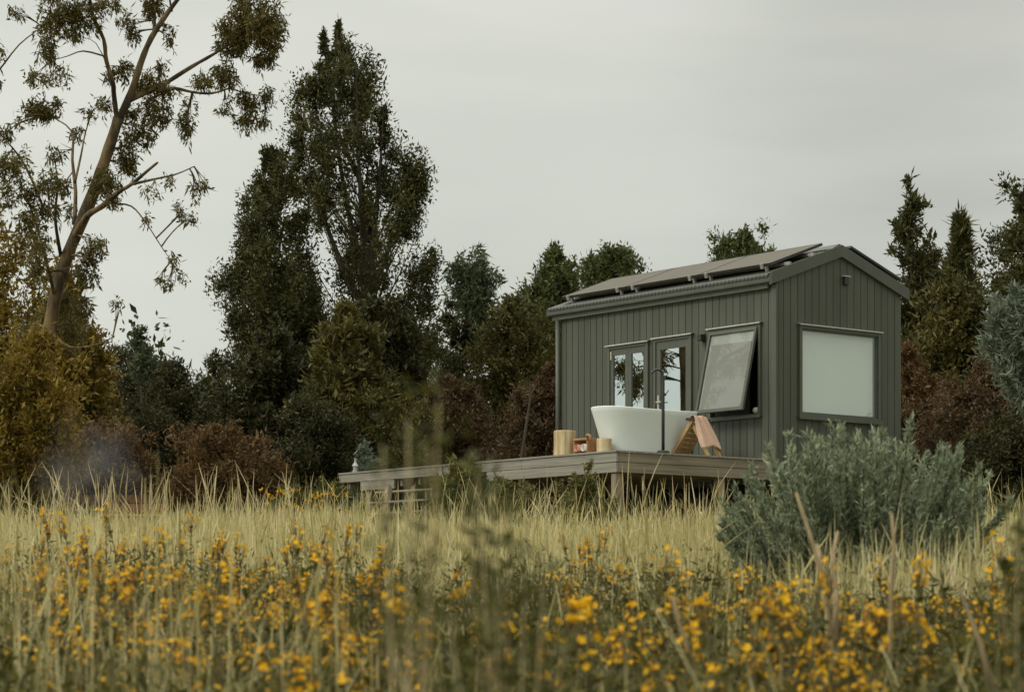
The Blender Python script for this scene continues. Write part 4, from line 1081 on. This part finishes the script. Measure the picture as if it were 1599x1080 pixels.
# tall dry stalks standing above the grass
def stalk_mesh(seed, h):
    r = random.Random(seed); b = MB(); lean = r.gauss(0, 0.24); le2 = r.uniform(-0.12, 0.12)
    path = [(lean*h*t*t, le2*h*t, h*t) for t in np.linspace(0, 1, 7).tolist()]
    b.tube(path, [0.0042, 0.004, 0.0034, 0.0032, 0.0048, 0.0056, 0.0012], 5)
    if r.random() < 0.5:
        p = path[4]; b.tube([p, (p[0]+r.uniform(-.08,.08), p[1], p[2]+0.12), (p[0]+r.uniform(-.1,.1), p[1], p[2]+0.26)], [0.003, 0.004, 0.001], 4)
    me = bpy.data.meshes.new('dry_stalk'); me.from_pydata(b.v, [], b.f); me.materials.append(M['stalk']); return me
sm_ = [stalk_mesh(s, 1.0) for s in range(18)]
spots = []
rs = random.Random(21)
for xr, yr, n_ in (((0, 530), (715, 800), 75), ((530, 880), (740, 800), 45), ((880, 1120), (700, 800), 32), ((1380, 1599), (690, 800), 10)):
    for _ in range(n_): spots.append((rs.uniform(*xr), rs.uniform(*yr), rs.uniform(17, 29)))
for (sx_, sy_, sd) in spots:
    tip = P(sx_, sy_, sd); zb_ = gz(tip.x, sd); h = tip.z - zb_
    if h < 0.3: continue
    if in_house(np.array([tip.x]), np.array([sd]))[0]: continue
    o = link('dry_stalk', rs.choice(sm_)); o.location = (tip.x, sd, zb_-0.02); o.scale = (1, 1, h); o.rotation_euler = (0, 0, rs.uniform(0, 6.28))
    o.scale = (h*0.9, h*0.9, h)
    tag(o, 'tall dry straw stalk rising above the grass', 'grass stalk', 'tall dry stalks standing above the grass')

# ------------------------------------------------------------------ yellow wildflowers
def flower_variant(seed):
    r = random.Random(seed); st = MB(); lv = []; heads = []
    def flower(c, size, up, store):
        up = Vector(up).normalized(); a = up.orthogonal().normalized(); b_ = up.cross(a)
        ph = r.uniform(0, 6.28); cup = r.uniform(0.15, 0.6)
        for k in range(5):
            an = ph + 2*math.pi*k/5; dr_ = a*math.cos(an) + b_*math.sin(an); sd_ = up.cross(dr_)
            tip = c + dr_*size + up*size*cup; m1 = c + dr_*size*0.6 + up*size*cup*0.45
            store += [c, m1 + sd_*size*0.36, tip, m1 - sd_*size*0.36]
    for s_ in range(r.randint(3, 5)):
        h = r.uniform(0.42, 0.76); lx, ly = r.uniform(-.14, .14), r.uniform(-.14, .14)
        path = [Vector((lx*t*0.8 + 0.2*lx*t*t, ly*t, h*t)) for t in np.linspace(0, 1, 6).tolist()]
        st.tube(path, [0.0030, 0.0028, 0.0026, 0.0024, 0.002, 0.0014], 5, cap=False)
        for t in np.linspace(0.25, 0.93, 14).tolist():
            p = path[0].lerp(path[-1], t)
            for _ in range(3):
                a = r.uniform(0, 6.28); dv = Vector((math.cos(a), math.sin(a), 0.5)); l = r.uniform(0.015, 0.03)
                sdv = Vector((-math.sin(a), math.cos(a), 0))*l*0.28
                lv += [p, p+dv*l*0.5+sdv, p+dv*l, p+dv*l*0.5-sdv]
        top = path[-1]; nf = r.randint(9, 17); fl = []; sp = []
        wide = r.uniform(0.022, 0.048)
        for k in range(nf):
            a = r.uniform(0, 6.28); q = r.uniform(0.003, wide); hh = r.uniform(-0.05, 0.02)
            c = top + Vector((math.cos(a)*q, math.sin(a)*q, hh))
            st.tube([path[4].lerp(path[5], 0.5), c], [0.0013, 0.0008], 3, cap=False)
            up = Vector((math.cos(a)*0.7, math.sin(a)*0.7 - 0.4, r.uniform(0.2, 1.0)))
            if r.random() < 0.66: flower(c, r.uniform(0.0075, 0.011), up, fl)
            else: flower(c, r.uniform(0.005, 0.008), up, sp)
        V = np.array([tuple(q) for q in fl + sp]); mi = np.array([0]*(len(fl)//4) + [1]*(len(sp)//4))
        heads.append(quads(None, V, 4, None, mats=[M['petal'], M['spent']], mi=mi))
    mst = bpy.data.meshes.new('stems'); mst.from_pydata(st.v, [], st.f); mst.materials.append(M['stem'])
    return mst, quads(None, np.array([tuple(q) for q in lv]), 4, M['weed']), heads
variants = [flower_variant(200+i) for i in range(14)]
rf = random.Random(33); placed = 0; tries = 0
def dens(px, d):
    if px < 600: return 0.70
    if px < 860: return 0.14
    if px < 1130: return 0.7
    return 1.0
while placed < 298 and tries < 6000:
    tries += 1
    d_ = math.sqrt(rf.uniform(4.5**2, 11.5**2)); px_ = rf.uniform(-60, 1660)
    if d_ > 7.5 and rf.random() < (0.40 if px_ < 620 else 0.70): continue
    if rf.random() > dens(px_, d_): continue
    x_ = (px_-799.5)/FPX*d_
    if math.sin(x_*5.1+d_*1.9)*math.sin(d_*2.7-x_*2.2) < -0.25: continue
    if 1150 < px_ < 1560 and d_ > 7.8: continue
    root = empty('wildflower', (x_, d_, gz(x_, d_)-0.01), rf.uniform(0, 6.28)); s = rf.uniform(0.62, 1.08)
    if px_ > 560 and 6.0 < d_ < 8.5: s *= 0.85
    if d_ > 7.0 and px_ > 560: s *= 0.92
    root.scale = (s, s, s)
    tag(root, 'clump of yellow wildflowers among the dry grass', 'wildflower', 'yellow wildflowers in the field')
    ms_, ml_, hd_ = rf.choice(variants)
    link('stems', ms_, root); link('foliage', ml_, root)
    for h_ in hd_: link('flower_head', h_, root)
    placed += 1

# thick dead stems standing among the flowers before the shrub
def dead(label, plist, d):
    b = MB(); x0 = None
    for k, (pts, r0, r1) in enumerate(plist):
        path = [P(q[0], q[1], d + 0.05*k*i) for i, q in enumerate(pts)]
        n_ = len(path); b.tube(path, [r0 + (r1-r0)*i/(n_-1) for i in range(n_)], 6)
    o = b.build('dead_stem', M['deadwood'], None, smooth=True)
    tag(o, label, 'dead stem', 'thick dead stems among the flowers')
dead('thick pale dead stem forking like a Y in front of the sage shrub', [([(1302,1130),(1298,1010),(1290,930),(1270,850),(1243,768)], 0.0085, 0.0035), ([(1304,1000),(1306,930),(1300,868),(1308,830)], 0.008, 0.004), ([(1285,900),(1276,850)], 0.006, 0.004)], 5.6)
dead('single straight pale dead stem in front of the middle of the sage shrub', [([(1388,1130),(1390,1000),(1392,920),(1396,840),(1392,800)], 0.0075, 0.004)], 5.9)
dead('dark leaning dead stem among the flowers right of the sage shrub', [([(1560,1120),(1530,1000),(1500,925),(1480,880)], 0.007, 0.003)], 5.2)
dead('pale dead stem leaning left across the flowers below the deck corner', [([(1110,1130),(1085,1040),(1060,970),(1050,930)], 0.007, 0.003)], 5.0)

# near weeds, out of focus close to the lens
def near_weed(name, label, px0, d, tips, leaf, seed, n_each, ln, wd, spread):
    rng = np.random.default_rng(seed); rr = random.Random(seed)
    base = Vector(((px0-799.5)/FPX*d, d, 0)); base.z = gz(base.x, d)
    root = empty(name, base); tag(root, label, 'weed')
    bm = MB(); C = []; D = []; Rd = []
    for tx, ty, t0 in tips:
        tip = P(tx, ty, d) - base; tip.y += rr.uniform(-.08, .08)
        st = Vector((0, 0, 0)); mid = Vector((tip.x*0.25, tip.y*0.3, tip.z*0.55))
        pts = [(1-t)**2*st + 2*t*(1-t)*mid + t*t*tip for t in np.linspace(0, 1, 8).tolist()]
        bm.tube(pts, [0.0035*(1-0.7*k/7) for k in range(8)], 5, cap=False)
        for t in np.linspace(t0, 1.0, 14).tolist():
            p = (1-t)**2*st + 2*t*(1-t)*mid + t*t*tip; C.append(p); D.append(Vector((0,0,0.8))); Rd.append((spread, spread, spread*1.3))
    bm.build('stems', M['stalk'], root)
    quads('foliage', leaf_cloud(rng, np.array(C), np.array(Rd), np.array(D), n_each, ln, wd, rnd=0.6), 4, M[leaf], root)
near_weed('tall_weed', 'tall blurred olive weed close to the lens, standing before the far end of the deck', 640, 2.3,
          [(600,700,.80),(636,655,.74),(690,640,.80),(664,690,.74)], 'lf_near', 71, 9, 0.013, 0.0038, 0.045)
near_weed('tall_weed', 'bushy blurred green weed close to the lens, below the middle of the deck', 800, 2.7,
          [(745,735,.6),(765,760,.5),(790,800,.4),(730,800,.5),(820,860,.3),(850,900,.3),(780,880,.2),(760,930,.2),(700,960,.3),(650,1000,.3),(610,1010,.3),(880,1000,.3)], 'lf_near', 72, 9, 0.022, 0.006, 0.016)
near_weed('tall_weed', 'blurred green weed close to the lens at the edge beside the flowers', 1585, 3.2,
          [(1580,830,.5),(1600,800,.5),(1570,900,.4),(1620,850,.4)], 'lf_near', 73, 10, 0.022, 0.006, 0.016)

# ------------------------------------------------------------------ fire place corner: rusty seat rails, brick ring, smoke
def bench(x0, x1, ytop, yseat, d, label):
    A = P(x0, ytop, d); Bq = P(x1, ytop, d); zg = gz(A.x, d)
    o = empty('garden_bench', ((A.x+Bq.x)/2, d, zg)); tag(o, label, 'bench')
    w = (Bq.x - A.x)/2; zt_ = A.z - zg; zs_ = CAMZ + (YH-yseat)/FPX*d - zg
    MB().box(-w, w, 0.02, 0.05, zt_-0.11, zt_).build('backrest', M['rust'], o)
    MB().box(-w-0.03, w+0.03, -0.42, 0.01, zs_-0.03, zs_).build('seat', M['honeywood'], o)
    for sx_ in (-w+0.05, w-0.09):
        MB().box(sx_, sx_+0.05, 0.051, 0.10, -0.05, zt_-0.01).build('leg', M['rust'], o)
        MB().box(sx_, sx_+0.05, -0.40, -0.35, -0.05, zs_-0.031).build('leg', M['rust'], o)
    MB().box(-w+0.1, w-0.1, -0.02, 0.018, zs_-0.25, zs_-0.12).build('rail', M['rust'], o)
bench(98, 235, 772, 796, 33.0, 'rusty brown bench with a pale seat, near the smoke')
bench(165, 262, 786, 804, 31.5, 'lower rusty bench with a pale plank seat, in front of the rust bush')
fp = P(132, 812, 30.6); fz = gz(fp.x, 30.6)
o = empty('fire_pit', (fp.x, 30.6, fz)); tag(o, 'brick fire ring half hidden in the grass under the smoke', 'fire pit')
b = MB()
for k in range(4):
    for j in range(12):
        a = 2*math.pi*(j + 0.5*(k % 2))/12; Mx = Matrix.Rotation(a, 4, 'Z') @ Matrix.Translation((0.42, 0, 0.075*k))
        b.box(-0.05, 0.05, -0.105, 0.105, 0.0, 0.07, Mx)
b.build('brick_ring', M['rust'], o)
b = MB(); b.lathe([(0.01,0.02),(0.34,0.02),(0.30,0.08),(0.01,0.10)], 16); b.build('ash_bed', M['dark'], o)

sb = MB(); n1, n2 = 14, 24; vs = []; fs = []
for i in range(n1+1):
    th_ = math.pi*i/n1
    for k in range(n2):
        ph = 2*math.pi*k/n2
        q = 1 + 0.16*math.sin(3*ph+th_*2) + 0.10*math.sin(5*th_+ph)
        z_ = math.cos(th_)
        vs.append((0.75*q*math.sin(th_)*math.cos(ph)*(1+0.25*z_) + 0.12*z_, 0.75*q*math.sin(th_)*math.sin(ph), 0.80*z_))
for i in range(n1):
    for k in range(n2): fs.append(((i+1)*n2+k, (i+1)*n2+(k+1)%n2, i*n2+(k+1)%n2, i*n2+k))
sb.add(vs, fs)
m, nt = newmat('smoke_volume'); L = nt.links
o_ = N(nt, 'ShaderNodeOutputMaterial'); pv = N(nt, 'ShaderNodeVolumePrincipled'); pv.inputs['Color'].default_value = (0.58, 0.60, 0.60, 1)
tcs = N(nt, 'ShaderNodeTexCoord'); nzs = N(nt, 'ShaderNodeTexNoise'); nzs.inputs['Scale'].default_value = 2.2; nzs.inputs['Detail'].default_value = 3
ln_ = N(nt, 'ShaderNodeVectorMath', operation='LENGTH')
mr = N(nt, 'ShaderNodeMapRange'); mr.inputs['From Min'].default_value = 0.0; mr.inputs['From Max'].default_value = 0.80; mr.inputs['To Min'].default_value = 1.0; mr.inputs['To Max'].default_value = 0.0
ml = N(nt, 'ShaderNodeMath', operation='MULTIPLY'); ml2 = N(nt, 'ShaderNodeMath', operation='MULTIPLY'); ml2.inputs[1].default_value = 0.62
L.new(tcs.outputs['Object'], nzs.inputs['Vector']); L.new(tcs.outputs['Object'], ln_.inputs[0]); L.new(ln_.outputs['Value'], mr.inputs['Value'])
nr = N(nt, 'ShaderNodeMapRange'); nr.inputs['From Min'].default_value = 0.42; nr.inputs['From Max'].default_value = 0.72
L.new(nzs.outputs['Fac'], nr.inputs['Value']); L.new(mr.outputs['Result'], ml.inputs[0]); L.new(nr.outputs['Result'], ml.inputs[1]); L.new(ml.outputs[0], ml2.inputs[0]); L.new(ml2.outputs[0], pv.inputs['Density'])
L.new(pv.outputs['Volume'], o_.inputs['Volume'])
o = sb.build('smoke', m, None); o.location = P(135, 735, 30.2); o.scale = (1.05, 1.0, 1.15); o.rotation_euler = (0, 0.35, 0)
tag(o, 'thin blue grey smoke drifting above the fire ring', 'smoke', kind='stuff')
